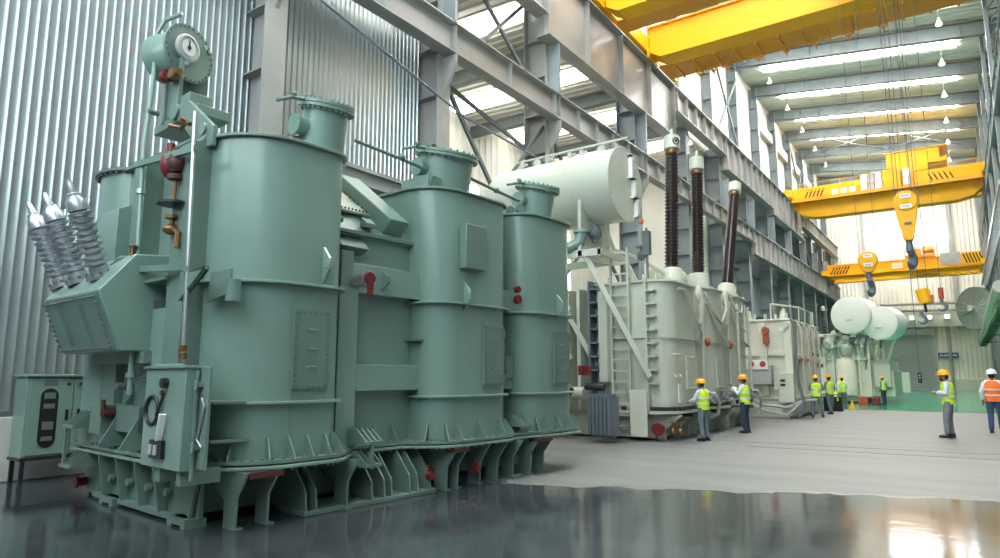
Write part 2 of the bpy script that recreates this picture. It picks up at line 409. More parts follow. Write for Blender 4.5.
for i in range(len(edge) - 1):
    struct(beam(edge[i] + .01, edge[i + 1] - .01, 12.52, 11.5 if edge[i] < 45 else 10.62, step=1.62 if edge[i] > 20 else 3.05), 'runway_beam', 'girder')
for y0, y1, zb in ((-16, 8.75, 15.4), (8.75, 20.3, 15.4), (20.3, 34.4, 14.6), (34.4, 43.8, 16.3), (43.8, 56.8, 15.4), (56.8, 69.8, 14.9), (69.8, 91.9, 16.3)):
    b = beam(y0 + .01, y1 - .01, 17.7, zb, xw=-12.2, fw=.6, step=3.4 if y0 < 34 else 1.62); b.box(-12.25, -12.15, y0, y1, 17.7, 17.8)
    struct(b, 'crane_girder', 'girder')
for y in LOWER:                                    # brackets that carry the beams
    b = MB().prism([(-12.45, 11.45), (-11.95, 11.45), (-11.95, 11.1), (-12.45, 10.2)], y - .05, y + .05, 'y')
    if y < 45: struct(b, 'column_bracket', 'girder')
    b = MB().bar((-12.2, y - .05, 12.5), (-12.2, y - .05, 14.7), .1, .5); struct(b, 'column_stub', 'steel')
# cross bracing in the open bays (flat steel and angle)
BR = [((14.9, 11.3), (21.1, 4.5)), ((14.9, 4.5), (21.1, 11.3)), ((15.0, 16.4), (20.6, 12.6)), ((16.6, 12.6), (21.0, 17.0)), ((15.2, 10.9), (21.0, 9.9)), ((21.4, 11.3), (29.6, 4.5)), ((21.4, 4.5), (29.6, 11.3))]
BR += [((y, 12.6), (y + 3.2, 16.2)) for y in (70, 76.5, 83)] + [((y + 3.2, 16.2), (y + 6.4, 12.6)) for y in (70, 76.5, 83)]
BR += [((y, 17.9), (y + 6.4, 24.6)) for y in (43.9, 69.9)] + [((y + 6.4, 17.9), (y, 24.6)) for y in (43.9, 69.9)]
for i, ((ya, za), (yb, zb)) in enumerate(BR):
    x = -12.75 + .07 * (i % 2)
    struct(MB().bar((x, ya, za), (x, yb, zb), .14, .05, up=(1, 0, 0)).bar((x - .05, ya, za), (x - .05, yb, zb), .03, .12, up=(1, 0, 0)), 'cross_brace', 'dsteel')
tag(MB().tube([(-11.9, 8.9, 10.75), (-11.9, 15.1, 9.55), (-11.9, 22.5, 9.3)], .035, 8).build('conduit', 'slate'), 'thin blue conduit sloping across the galvanised cladding below the beam', 'conduit')
# pale horizontal lintels in the upper wall
for k in range(6):
    y = 57.0 + 6.5 * k; struct(MB().box(-13.4, -13.0, y, y + 6.1, 23.0, 23.9), 'wall_lintel', 'grey')

# right colonnade
for y in (45.5, 52, 58.5, 65, 71.5, 78, 84.5, 90.5):
    b = MB()
    for dx in (0, .7):
        b.box(2.55 + dx, 2.75 + dx, y - .25, y + .25, 0, roof_z(3) - .5)
    z = .6
    while z < 23: b.box(2.7, 3.3, y - .03, y + .03, z, z + .1); b.bar((2.7, y, z), (3.3, y, z + .8), .06); z += .85
    struct(b, 'laced_column', 'steel')
b = beam(30, 91.9, 17.7, 16.3, xw=2.75, fw=.5); struct(b, 'crane_girder_right', 'steel')
# ------------------------------------------------------------------ the near transformer (local x = outward to the hall, y = along it)
T1 = empty('power_transformer', (-7.04, 4.5, 0), -R(5), 'large sea-green transformer with three rounded turrets and silver bushings, on dark polished floor', 'transformer')
def tri_gusset(p, d, L=.2, h=.25, t=.02, z=.76):
    """triangular stiffener standing on the flange at p, leaning on the wall; d = outward direction"""
    p = Vector((p[0], p[1], z)); d = Vector((d[0], d[1], 0)).normalized(); s = Vector((-d.y, d.x, 0)) * t / 2
    a, b, c, e = p, p + d * L, p + d * L * .9 + Vector((0, 0, h * .18)), p + Vector((0, 0, h)) + d * .04
    f = p + Vector((0, 0, h))
    pl = [a, b, c, e, f]
    mb = MB(); n = 5
    mb.add([q - s for q in pl] + [q + s for q in pl], [tuple(range(n)), tuple(range(n, 2 * n))[::-1]] + [(i + n, (i + 1) % n + n, (i + 1) % n, i) for i in range(n)])
    return mb
# tank
tk = MB()
tk.box(-4.2, -.5, .1, 6.9, .74, 3.85).box(-3.5, -.72, 0, 1.4, .74, 4.78)
tk.lathe([(.82, .74), (.82, 4.84)], (-3.72, .62, 0), n=40)
tk.box(-3.5, -.9, .3, 6.8, .1, .66)
tk.box(-3.3, -1.2, 0, 1.4, 4.78, 4.82)
tk.build('tank', 'teal', T1, bevel=.012)
for (a, b, z0) in ((-2.4, -2.02, 2.2), (-1.1, -.64, .76)):
    MB().prism([(.02, z0 - .25), (-.25, z0), (-.25, 4.66), (.02, 4.76)], a, b, 'x').build('stiffener_box', 'teal2', T1, bevel=.008)
MB().prism([(.02, 2.7), (-.3, 2.9), (-.3, 4.12), (.02, 4.3)], -3.35, -2.75, 'x').build('stiffener_box', 'teal', T1, bevel=.008)
MB().box(-2.3, -1.0, -.32, .05, 2.93, 2.97).build('ledge', 'teal2', T1)
MB().box(-2.1, -1.15, -.1, .05, .8, 2.2).box(-1.95, -1.3, -.12, 0, 1.66, 1.72).build('lower_cover', 'teal2', T1, bevel=.01)
MB().box(-1.62, -1.56, -.2, -.02, 2.35, 2.72).build('thermometer_pocket', 'dsteel', T1)
# rim plate on the end section
rp = MB().prism([(-3.55, -.1), (-.72, -.06), (-.72, 1.4), (-3.55, 1.4)], 4.82, 4.86)
rp.build('top_rim', 'teal2', T1)
lr = MB().lathe([(.82, 4.84), (.9, 4.84), (.9, 4.88), (.82, 4.88)], (-3.72, .62, 0), n=40)
lr.bolts([(-3.72 + .86 * math.cos(R(a)), .62 + .86 * math.sin(R(a)), 4.86) for a in range(0, 360, 8)], (0, 0, 1), .022, .05)
lr.bolts([(-3.72 + .86 * math.cos(R(a)), .62 + .86 * math.sin(R(a)), 4.81) for a in range(0, 360, 8)], (0, 0, 1), .022, .05)
lr.build('bolted_rim', 'dsteel', T1)
MB().bar((-3.5, -.03, 4.8), (-4.0, -.2, 3.9), .05, .08).build('brace', 'teal2', T1)

# sloped tank cover between the turrets
lid = MB().prism([(-.45, 3.8), (-.45, 3.88), (-1.35, 4.78), (-3.2, 4.78), (-4.1, 3.85)], 1.4, 6.8, 'y')
lid.build('tank_cover', 'teal', T1, bevel=.01)
lf = MB()
lf.box(-.55, -.38, 1.5, 3.45, 3.82, 3.87)
lf.build('cover_edge', 'teal2', T1)
def on_slope(u, s, h=0):   # point on the cover: s metres up the slope, h above it
    k = .7071; return Vector((-.45 - k * s + k * h, u, 3.88 + k * s + k * h))
rb = MB(); pr = [on_slope(3.12, .1), on_slope(2.72, .1), on_slope(2.3, 1.22), on_slope(2.7, 1.22)]; pt = [on_slope(3.12, .1, .28), on_slope(2.72, .1, .28), on_slope(2.3, 1.22, .28), on_slope(2.7, 1.22, .28)]
rb.add([tuple(p) for p in pr + pt], [(0, 1, 2, 3), (7, 6, 5, 4), (1, 0, 4, 5), (2, 1, 5, 6), (3, 2, 6, 7), (0, 3, 7, 4)])
rb.build('cover_rib', 'teal', T1, bevel=.015)
hp = MB()
q = [on_slope(1.6, .42, .05), on_slope(2.6, .42, .05), on_slope(2.3, 1.1, .05), on_slope(1.6, 1.1, .05)]
q2 = [p + Vector((.03, 0, .03)) for p in q]
hp.add([tuple(p) for p in q + q2], [(3, 2, 1, 0), (4, 5, 6, 7), (0, 1, 5, 4), (1, 2, 6, 5), (2, 3, 7, 6), (3, 0, 4, 7)])
bt = hp.use(1); nv = Vector((.7071, 0, .7071))
for i in range(14):
    bt.bolts([on_slope(1.66 + i * .068, .46, .09)], nv, .016, .03); bt.bolts([on_slope(1.64 + i * .045, 1.06, .09)], nv, .016, .03)
for i in range(8): bt.bolts([on_slope(2.55 - i * .035, .5 + i * .085, .09)], nv, .016, .03)
hp.build('bolted_hatch', ['pale', 'dsteel'], T1)
for (u, s) in ((1.8, .16), (2.4, .16)):
    p = on_slope(u, s, .28 if u > 2.6 else .02)
    MB().prism([(p.x - .02, p.z - .02), (p.x + .15, p.z - .05), (p.x + .16, p.z + .02), (p.x + .02, p.z + .13)], p.y - .09, p.y + .09, 'y').build('lifting_lug', 'teal2', T1, bevel=.01)
for u in (2.0, 2.7): MB().tube([on_slope(u, 1.3, .02), on_slope(u, 1.3, .14)], .05, 10).ell(on_slope(u, 1.3, .17), (.08, .08, .06)).build('cover_plug', 'teal2', T1)

# turrets
XB, XF = -1.5, .1
TUR = [(.0, 1.62, .8, .3, .0, .8), (3.33, 5.2, .42, .4, 3.2, .64), (5.62, 7.27, .45, .45, 5.55, .55)]
GUS = []
for ti, (u0, u1, r0, r1, v0, rt) in enumerate(TUR):
    lo = dshape(XB, XF, u0, u1, r0, r1, 14); up = dshape(XB, XF, v0, u1, rt, r1, 14)
    mb = MB(); mb.loft([at_z(lo, .74), at_z(lo, 2.9), at_z(up, 4.74)])
    tu = mb.build('turret', 'teal', T1, ang=40)
    for z, e, out in ((1.4, .09, lo), (2.87, .1, lo)):
        MB().prism(dshape(XB, XF + e, u0 - e, u1 + e, r0 + e, r1 + e, 14), z, z + .035).build('ring_flange', 'teal', tu, bevel=.006)
    e = .06; MB().prism(dshape(XB, XF + e, v0 - e, u1 + e, rt + e, r1 + e, 14), 4.73, 4.77).build('top_flange', 'teal2', tu, bevel=.006)
    # weld seam
    MB().tube([(XF + .001, u0 + r0 + .02, .8), (XF + .001, u0 + r0 + .02, 2.85)], .008, 6).build('weld_seam', 'teal', tu)
    # inspection door
    a, b = ((.8, 1.33), (4.39, 4.91), (6.41, 6.9))[ti]
    dm = MB().box(XF, XF + .05, a, b, 1.58, 2.57); bm = dm.use(1); k = 14
    for i in range(k + 1):
        z = 1.62 + .91 * i / k; bm.bolts([(XF + .05, a + .035, z), (XF + .05, b - .035, z)], (1, 0, 0), .012, .018)
    for i in range(1, 7):
        y = a + (b - a) * i / 7; bm.bolts([(XF + .05, y, 1.615), (XF + .05, y, 2.535)], (1, 0, 0), .012, .018)
    dm.build('inspection_door', ['teal2', 'dsteel'], tu)
    for z in (1.85, 2.08, 2.32): MB().tube([(XF + .05, a + .2, z), (XF + .09, a + .2, z), (XF + .09, a + .32, z), (XF + .05, a + .32, z)], .011, 6).build('door_handle', 'teal2', tu)
    for z in (1.72, 2.45): MB().cyl((XF + .03, b + .015, z - .06), (XF + .03, b + .015, z + .06), .025, 8).build('hinge', 'teal2', tu)
    # lifting lug
    ly = (1.22, 3.94, 6.55)[ti]; lz = (3.18, 3.02, 3.05)[ti]
    lg = MB(Matrix.Translation((XF, ly, lz))); lg.prism(list(zip([0, .02, .16, .16, .02, 0], [-.24, -.24, -.06, .08, .24, .24])), -.02, .02, 'y').lathe([(.045, -.03), (.06, -.03), (.06, .03), (.045, .03)], (.09, 0, 0), (0, 1, 0), 14)
    lg.build('lifting_lug', 'teal', tu, bevel=.006)
    # cap on top
    cy, cv, cr = ((1.6, -.62, .405), (4.1, -.6, .56), (6.75, -.6, .47))[ti]
    z0, tl = 4.86, .74 if ti == 0 else .66
    ca = Vector((.25, -.03, .96)).normalized(); c0 = Vector((cv - .04, cy, z0)); cu = ca.cross(Vector((0, 1, 0))).normalized(); cw = ca.cross(cu)
    cm = MB().lathe([(cr - .06, -.3), (cr - .06, 0), (cr, .0), (cr, .05), (cr - .07, .06), (cr - .09, tl), (cr, tl + .005), (cr, tl + .045), (cr - .02, tl + .05), (cr - .005, tl + .06), (cr - .005, tl + .1)], c0, ca, 44)
    for k in range(28):
        an = 2 * PI * k / 28; rd = (cu * math.cos(an) + cw * math.sin(an)) * (cr - .035)
        cm.bolts([c0 + rd + ca * (tl + .1)], ca, .02, .03); cm.bolts([c0 + rd + ca * .05], ca, .02, .035); cm.bolts([c0 + rd + ca * (tl - .03)], ca, .02, .035)
    cm.build('turret_cap', 'teal', tu)
    pc = c0 + ca * (tl * .58)
    MB().cyl(pc + Vector((-.02, -cr + .2, 0)), pc + Vector((-.02, -cr - .05, 0)), .13, 24).cyl(pc + Vector((-.02, -cr - .05, 0)), pc + Vector((-.02, -cr - .08, 0)), .155, 24).build('side_port', 'teal', tu)
    pe = c0 + ca * (tl + .1)
    MB().tube([pe + Vector((0, -cr + .1, -.03)), pe + Vector((0, -cr - .2, -.08)), pe + Vector((-.2, -cr - .3, -.1))], .028, 8).ell(pe + Vector((0, -cr - .16, -.02)), .045).build('vent_valve', 'teal2', tu)
    if ti == 1:
        MB().box(cv - .3, cv + .35, cy - cr - .12, cy - .2, 4.77, 5.03).build('cap_bracket', 'teal', tu, bevel=.01)
        MB().lathe([(.03, -.03), (.1, -.03), (.1, .03), (.03, .03)], (cv + .36, cy - cr + .02, 4.92), (1, 0, 0), 20).build('bracket_port', 'teal2', tu)
        MB().box(XF, XF + .16, 3.82, 4.33, 3.46, 4.2).build('terminal_box', 'teal2', tu, bevel=.012)
    if ti == 2:
        for k in range(4): MB().lathe([(.03, -.03), (.09, -.03), (.09, .03), (.03, .03)], (cv - .1 + .12 * k, cy - cr - .2 - .1 * (k % 2), 4.88 + .08 * (k % 2)), (1, -.4, 0), 18).build('bracket_port', 'teal2', tu)
    # stiffeners on the joint flange round this turret
    fy = [u0 + r0 + (u1 - r1 - u0 - r0) * k / 2 for k in range(3)]
    GUS += [((XF, y), (1, 0)) for y in fy]
    for cyy, rr, angs in ((u0 + r0, r0, (-75, -45, -18) if ti == 0 else (-60, -25)), (u1 - r1, r1, (30, 65))):
        for an in angs: GUS.append(((XF - rr + rr * math.cos(R(an)), cyy + rr * math.sin(R(an))), (math.cos(R(an)), math.sin(R(an)))))
GUS += [((-.5, y), (1, 0)) for y in (2.3, 2.6, 2.95)]

for p, d in GUS: tri_gusset(p, d).build('gusset', 'teal2', T1)
# oil pipe joining the caps
MB().tube([(-.4, 2.05, 5.25), (-.45, 3.05, 5.22), (-.45, 3.5, 5.18)], .03, 8).ell((-.42, 3.0, 5.24), .06).build('vent_pipe', 'teal2', T1)
MB().tube([(-.45, 4.7, 5.28), (-.45, 5.5, 5.2), (-.45, 6.1, 5.15)], .03, 8).ell((-.45, 5.4, 5.22), .06).build('vent_pipe', 'teal2', T1)
MB().tube([(-1.4, -.25, 5.05), (-1.0, .75, 5.0), (-.6, 1.25, 5.12)], .028, 8).build('copper_pipe', paint('copper', (.3, .15, .09), .45, metal=.6), T1)

# joint flange, two plates with a row of bolts
def flange_outline(e):
    pts = [(-4.05, -.2 - e), (-1.0, -.2 - e), (-.5, -.2 - e)]
    u0, u1, r0, r1, _, _ = TUR[0]; g = .17 + e
    pts += arc(XF - r0, u0 + r0, r0 + g, -88, 0, 12) + arc(XF - r1, u1 - r1, r1 + g, 0, 55, 5) + [(-.27 + e, 2.15)]
    u0, u1, r0, r1, _, _ = TUR[1]
    pts += [(-.27 + e, 2.98)] + arc(XF - r0, u0 + r0, r0 + g, -50, 0, 7) + arc(XF - r1, u1 - r1, r1 + g, 0, 45, 4)
    u0, u1, r0, r1, _, _ = TUR[2]
    pts += arc(XF - r0, u0 + r0, r0 + g, -30, 0, 4) + arc(XF - r1, u1 - r1, r1 + g, 0, 90, 8) + [(-4.45, u1 + .2)]
    return pts
fo = flange_outline(0)
MB().prism(flange_outline(.03), .655, .695).build('joint_flange', 'teal', T1, bevel=.006)
bm = MB().prism(flange_outline(0), .715, .755)
for i in range(len(fo) - 1):
    a, b = Vector(fo[i]), Vector(fo[i + 1]); L = (b - a).length; k = max(1, int(L / .16))
    nn = Vector((-(b - a).y, (b - a).x)).normalized() * .05
    for j in range(k):
        p = a + (b - a) * j / k + nn; bm.bolts([(p.x, p.y, .755)], (0, 0, 1), .02, .03); bm.bolts([(p.x, p.y, .62)], (0, 0, 1), .02, .035)
bm.build('joint_flange', 'teal2', T1)

# bottom tank, skids and feet
bs = MB()
bs.box(-3.4, -.85, .04, 6.8, .06, .66).box(-3.4, -.4, 0, .06, .06, .66)
bs.box(-.6, .06, 1.12, 3.42, 0, .06).box(-.6, .1, 5.2, 5.45, 0, .05).box(-3.4, -.5, -.1, .12, .03, .1)
bs.build('bottom_tank', 'teal2', T1, bevel=.008)
MB().prism([(-4.0, .64), (-3.3, .64), (-3.3, .05), (-3.75, .05), (-4.0, .45)], -.04, .04, 'y').build('outrigger_plate', 'teal2', T1)
MB().prism([(-4.0, .64), (-3.3, .64), (-3.3, .05), (-3.75, .05), (-4.0, .45)], 1.0, 1.08, 'y').build('outrigger_plate', 'teal2', T1)
for x in (-2.95, -2.35, -1.75, -1.2):
    MB().prism([(.0, .65), (-.22, .65), (-.12, .1), (.0, .06)], x - .015, x + .015, 'x').build('web_plate', 'teal2', T1)
    MB().cyl((x + .09, -.02, .33), (x + .09, -.09, .33), .05, 14).build('jacking_plug', 'teal2', T1)
for x in (-2.95, -.85): MB().prism([(x, 0), (x + .12, 0), (x + .12, .03), (x + .35, .03), (x + .35, 0), (x + .45, 0), (x + .45, .1), (x, .1)], -.16, .1, 'y').build('skid_foot', 'teal2', T1)
MB().prism([(-.95, .64), (-.35, .64), (-.5, .1), (-.55, .1)], -.06, -.02, 'y').build('corner_plate', 'teal2', T1)
FOOT = [(-.75, .65), (.3, .65), (.08, .36), (.07, 0), (-.18, 0), (-.18, .3), (-.6, .5)]
for u in (.2, .6, 1.75, 3.62, 3.86, 4.38, 4.82, 5.24, 5.72, 6.12):
    f = MB().prism(FOOT, u - .016, u + .016, 'y').box(-.18, .075, u - .02, u + .09, 0, .02)
    f.build('support_foot', 'teal2', T1); 
for (a, b) in ((.22, .66), (3.56, 3.9), (5.7, 6.12)): MB().box(.08, .29, a, b, .58, .65).build('primer_strip', 'primer', T1)
for u in (1.15, 1.3, 2.2, 2.42, 2.55, 2.9, 3.05, 3.3):
    MB().prism([(-.86, .06), (.05, .06), (.02, .3), (-.28, .64), (-.86, .64)], u - .014, u + .014, 'y').build('web_plate', 'teal2', T1)
for (v, u) in ((.1, 3.2), (.12, 4.2)):
    MB().ell((v, u, .27), (.05, .05, .07)).cyl((v, u, .33), (v, u, .42), .02, 8).cyl((v + .03, u, .28), (v + .09, u, .28), .06, 12).build('drain_valve', 'red', T1)
# lashing brackets next to the turrets
for (u, z) in ((2.05, .82), (2.05, .52), (5.42, .86)):
    b = MB().box(-.2, .22, u - .12, u + .16, z, z + .04)
    for k in range(4): b.prism([(-.2, z + .04), (.2, z + .04), (-.02, z + .2), (-.2, z + .2)], u - .11 + k * .085, u - .09 + k * .085, 'y')
    b.build('lashing_bracket', 'teal2', T1)
MB().box(.16, .22, 2.02, 2.06, .5, .86).box(-.2, .2, 2.02, 2.06, .5, .54).build('bracket_post', 'teal2', T1)
b = MB()
for z in (1.0, .45):
    b.box(-3.75, -3.3, -.45, -.05, z, z + .04)
    for k in range(4): b.prism([(-.05, z + .04), (-.42, z + .04), (-.2, z + .24), (-.05, z + .24)], -3.73 + k * .13, -3.71 + k * .13, 'x')
b.box(-3.73, -3.68, -.42, -.38, .48, 1.02); b.build('lashing_bracket', 'teal2', T1)
MB().cyl((-3.75, -.06, .2), (-3.75, -.18, .2), .06, 14).cyl((-3.75, -.18, .2), (-3.75, -.22, .2), .085, 14).build('drain_valve', 'red', T1)

# recessed wall between the turrets: box beams
MB().box(-.55, -.28, 1.8, 3.5, 2.93, 3.36).build('wall_beam', 'teal', T1, bevel=.01)
MB().box(-.55, -.28, 1.8, 3.5, 1.52, 1.9).build('wall_beam', 'teal', T1, bevel=.01)
MB().box(-.55, -.24, 1.75, 2.08, .76, 3.0).build('wall_post', 'teal', T1, bevel=.01)
MB().box(-.55, -.26, 1.78, 2.0, 3.0, 3.52).prism([(-.55, 3.85), (-.3, 3.6), (-.55, 3.5)], 1.8, 2.3, 'y').build('wall_post', 'teal2', T1, bevel=.01)
for z in (2.9, 1.5): MB().box(-.55, -.26, 5.2, 5.7, z, z + .4).build('wall_beam', 'teal', T1, bevel=.01)
b = MB().prism([(-.28, 3.0), (-.1, 3.12), (-.1, 3.2), (-.28, 3.3)], 2.52, 2.55, 'y'); b.build('lifting_lug', 'teal2', T1)
b = MB().box(-.5, -.2, 3.2, 3.5, 2.28, 2.31).prism([(-.5, 2.28), (-.22, 2.28), (-.5, 2.1)], 3.33, 3.36, 'y'); b.build('shelf_bracket', 'teal2', T1)
hd = MB().cyl((-.28, 2.02, 3.1), (-.02, 2.02, 3.1), .11, 20).cyl((-.02, 2.02, 3.1), (.06, 2.02, 3.1), .125, 20)
hw = hd.build('tap_valve', 'galv', T1)
MB().lathe([(.09, 0), (.09, .03)], (.07, 2.02, 3.1), (1, 0, 0), 16).prism([(1.96, 3.1), (2.08, 3.1), (2.06, 2.86), (1.98, 2.86)], .08, .11, 'x').build('valve_handle', 'red', hw)
MB().box(-.4, -.2, 5.38, 5.6, 1.7, 2.1).build('junction_box', 'teal2', T1, bevel=.01)
MB().cyl((.0, 5.42, 3.1), (.08, 5.42, 3.1), .08, 14).cyl((.0, 5.42, 3.28), (.08, 5.42, 3.28), .06, 14).build('drain_valve', 'red', T1)

# shelves under the first turret's left flank
for z in (1.42, .98):
    MB().box(-.55, .02, -.12, .35, z, z + .03).box(-.3, -.2, -.14, -.12, z - .1, z).build('shelf_bracket', 'teal2', T1)
MB().prism([(-.5, 2.62), (.1, 2.98), (.1, 2.94), (-.35, 2.94), (-.5, 2.98)], -.36, -.3, 'y').prism([(-.42, 2.62), (-.35, 2.98), (.12, 2.98), (.12, 2.7)], -.06, -.03, 'y').build('pipe_bracket', 'teal2', T1)
MB().cyl((.1, -.0, 2.6), (.1, -.0, 2.86), .085, 14).build('sensor_socket', 'teal2', T1)

# control cabinet on the end
cb = MB().box(-.88, .12, -.5, -.3, .72, 1.82).build('control_cabinet', 'teal', T1, bevel=.012)
MB().box(-.9, .14, -.53, -.28, 1.82, 1.85).build('cabinet_roof', 'teal2', cb, bevel=.006)
MB().box(.12, .33, -.34, -.3, .74, 1.84).build('side_panel', 'teal2', cb, bevel=.006)
MB().box(.13, .16, -.4, -.37, .62, 1.8).build('side_rail', 'teal', cb)
for z in (.95, 1.62): MB().box(.14, .22, -.39, -.34, z, z + .05).cyl((.18, -.41, z - .03), (.18, -.41, z + .08), .02, 8).build('latch', 'galv', cb)
MB().tube([(.24, -.36, 1.5), (.3, -.36, 1.42), (.18, -.36, 1.06), (.3, -.36, .98)], .014, 6).build('stay_rod', 'galv', cb)
MB().tube([(-.62 + .16 * math.cos(2 * PI * k / 20), -.52, 1.35 + .16 * math.sin(2 * PI * k / 20)) for k in range(21)], .02, 8).tube([(-.5, -.52, 1.3), (-.38, -.53, 1.42), (-.34, -.52, 1.55)], .016, 6).build('cable_loop', 'black', cb)
MB().cyl((-.32, -.5, 1.66), (-.32, -.56, 1.66), .06, 14).build('indicator', 'black', cb)
MB().cyl((-.4, -.5, 1.55), (-.4, -.53, 1.55), .03, 10).build('push_button', 'red', cb)
MB().box(-.55, -.25, -.55, -.5, .83, 1.03).build('switch_panel', 'black', cb)
for x in (-.52, -.4): MB().box(x, x + .06, -.57, -.55, .87, .98).build('switch', 'grey', cb)
MB().bar((-.34, -.54, 1.03), (-.24, -.56, 1.32), .07, .03).build('label_strip', 'white', cb)
MB().box(-.6, -.45, -.45, .0, .56, .72).build('cabinet_leg', 'teal2', cb); MB().box(-.05, .05, -.45, .0, .56, .72).build('cabinet_leg', 'teal2', cb)

# cable box with the three silver-wrapped bushings
cbx = MB().prism([(.02, 2.05), (-.55, 2.05), (-.85, 2.8), (-.45, 3.3), (.02, 3.34)], -3.65, -1.6, 'x').build('cable_box', 'teal', T1, bevel=.015)
def on_panel(v, t, h=.0):    # t 0..1 up the sloped front
    return Vector((v, -.55 - .3 * t - .93 * h, 2.05 + .75 * t - .37 * h))
pv = MB(); a = [on_panel(-3.58, .03, .0), on_panel(-1.67, .03, .0), on_panel(-1.67, .97, .0), on_panel(-3.58, .97, .0)]; bb = [p + Vector((0, -.03, -.012)) for p in a]
pv.add([tuple(p) for p in a + bb], [(0, 1, 2, 3), (7, 6, 5, 4), (1, 0, 4, 5), (2, 1, 5, 6), (3, 2, 6, 7), (0, 3, 7, 4)])
bm = pv.use(1); d = Vector((0, -.93, -.37))
for k in range(22):
    v = -3.54 + 1.83 * k / 21; bm.bolts([on_panel(v, .08, .03), on_panel(v, .92, .03)], d, .02, .03)
for k in range(1, 9): bm.bolts([on_panel(-3.54, .08 + .84 * k / 9, .03), on_panel(-1.71, .08 + .84 * k / 9, .03)], d, .02, .03)
pv.build('bolted_panel', ['teal2', 'dsteel'], cbx)
for v in (-3.0, -2.25): MB().bar(on_panel(v, .15, .045), on_panel(v, .85, .045), .03, .05).build('panel_rib', 'teal2', cbx)
MB().box(-3.2, -1.5, -.3, .02, 1.9, 2.06).build('box_sill', 'teal2', cbx)
MB().box(-3.55, -2.85, -.12, .05, .78, 1.95).box(-3.0, -2.6, -.35, .0, .95, 1.35).build('box_support', 'teal2', T1, bevel=.008)
MB().prism([(.02, 1.6), (-.4, .82), (-.36, .8), (.02, .8)], -2.5, -2.46, 'x').prism([(.02, 1.6), (-.4, .82), (-.36, .8), (.02, .8)], -1.8, -1.76, 'x').box(-2.5, -1.76, -.2, .02, 1.0, 1.35).build('gusset', 'teal2', T1)
MB().cyl((-2.55, -.1, 1.25), (-2.55, -.35, 1.25), .06, 12).cyl((-2.55, -.35, 1.2), (-2.55, -.35, 1.42), .03, 8).build('sampling_valve', 'primer', T1)
MB().cyl((-2.3, -.08, 1.6), (-2.3, -.3, 1.6), .05, 10).build('sampling_valve', 'dsteel', T1)
bd = Vector((-.02, -.36, .93)).normalized()
def bushing(v, tv):
    c = Vector((v, -.62, 3.02)); mb = MB(); bd = Vector((tv, -.38, .93)).normalized()
    prof = [(.18, 0), (.18, .05), (.115, .06), (.115, .16)]; z = .17
    for k in range(9): prof += [(.085, z), (.14, z + .035), (.143, z + .05), (.085, z + .075)]; z += .083
    prof += [(.125, z), (.12, z + .14), (.085, z + .18), (.085, z + .22), (.05, z + .24), (.04, z + .36), (.03, z + .38), (.028, z + .42)]
    mb.lathe(prof, c, bd, 22)
    bm = mb.use(1); a = bd.cross(Vector((1, 0, 0))).normalized(); e = bd.cross(a)
    for k in range(10): bm.bolts([c + bd * .05 + (a * math.cos(k * PI / 5) + e * math.sin(k * PI / 5)) * .165], bd, .022, .04)
    mb.build('bushing', ['wrap', 'dsteel'], cbx, ang=50)
    MB().tube([c + bd * (z + .12) + a * .1, c + bd * (z + .14) + a * .17, c + bd * (z + .05) + a * .13], .02, 6).build('grading_clip', 'chrome', cbx)
for v, tv in ((-3.62, -.17), (-2.95, -.13), (-2.2, .02)): bushing(v, tv)
bt = MB().tube([(-2.25, -.5, 3.2), (-2.05, -.46, 3.3), (-1.82, -.42, 3.28)], .03, 8).build('oil_pipe', 'teal', T1)
MB().cyl((-1.8, -.42, 3.18), (-1.8, -.42, 3.42), .035, 10).cyl((-1.8, -.42, 3.42), (-1.8, -.42, 3.44), .06, 12).build('sampling_valve', 'brass', T1)

# oil pipes with cross ties up the end face
MB().tube([(-1.72, -.35, 1.5), (-1.9, -.35, 4.9), (-2.15, -.2, 5.9), (-2.42, -.1, 6.75), (-2.35, -.02, 7.0), (-2.05, .1, 7.05)], .033, 10).build('oil_pipe', 'teal', T1)
MB().tube([(-.3, -.35, 1.9), (-.42, -.35, 4.95)], .026, 10).build('oil_pipe', 'galv', T1)
for z, xa, xb in ((4.6, -1.98, -.4), (3.14, -1.9, -.38)): MB().bar((xa - .06, -.38, z), (xb + .05, -.34, z - .13), .05, .08).build('pipe_tie', 'teal2', T1)
for z, x in ((4.2, -1.87), (3.0, -1.8), (2.4, -1.77), (1.75, -1.74)): MB().cyl((x, -.35, z - .03), (x, -.35, z + .03), .06, 12).build('pipe_coupling', 'galv', T1)
for z in (1.96, 2.05, 2.98): MB().cyl((-.31 - .04 * (z - 1.9), -.35, z - .03), (-.31 - .04 * (z - 1.9), -.35, z + .04), .05 if z < 2.5 else .04, 12).build('pipe_union', 'brass' if z < 2.5 else 'chrome', T1)
MB().tube([(-1.1, -.3, 1.86), (-.25, -.36, 1.86), (-.25, -.36, 1.7)], .022, 8).build('oil_pipe', 'teal', T1)
v1 = MB().tube([(-.95, -.3, 4.6), (-.95, -.3, 4.3)], .07, 14).ell((-.95, -.3, 4.42), (.13, .11, .14)).cyl((-.95, -.3, 4.26), (-.95, -.3, 4.2), .1, 16).build('gate_valve', 'primer', T1)
MB().ell((-1.17, -.3, 4.45), (.12, .11, .19)).cyl((-1.15, -.3, 4.6), (-1.15, -.3, 4.72), .05, 10).build('valve_body', 'red', v1)
MB().cyl((-.95, -.3, 4.2), (-.95, -.3, 3.9), .025, 8).build('valve_stem', 'brass', v1)
MB().lathe([(.0, 0), (.2, 0), (.2, .03), (.0, .03)], (-.95, -.3, 3.87), n=20).build('handwheel', 'black', v1)
MB().cyl((-.95, -.28, 4.4), (-.62, .0, 4.86), .05, 10).build('oil_pipe', 'dsteel', T1)
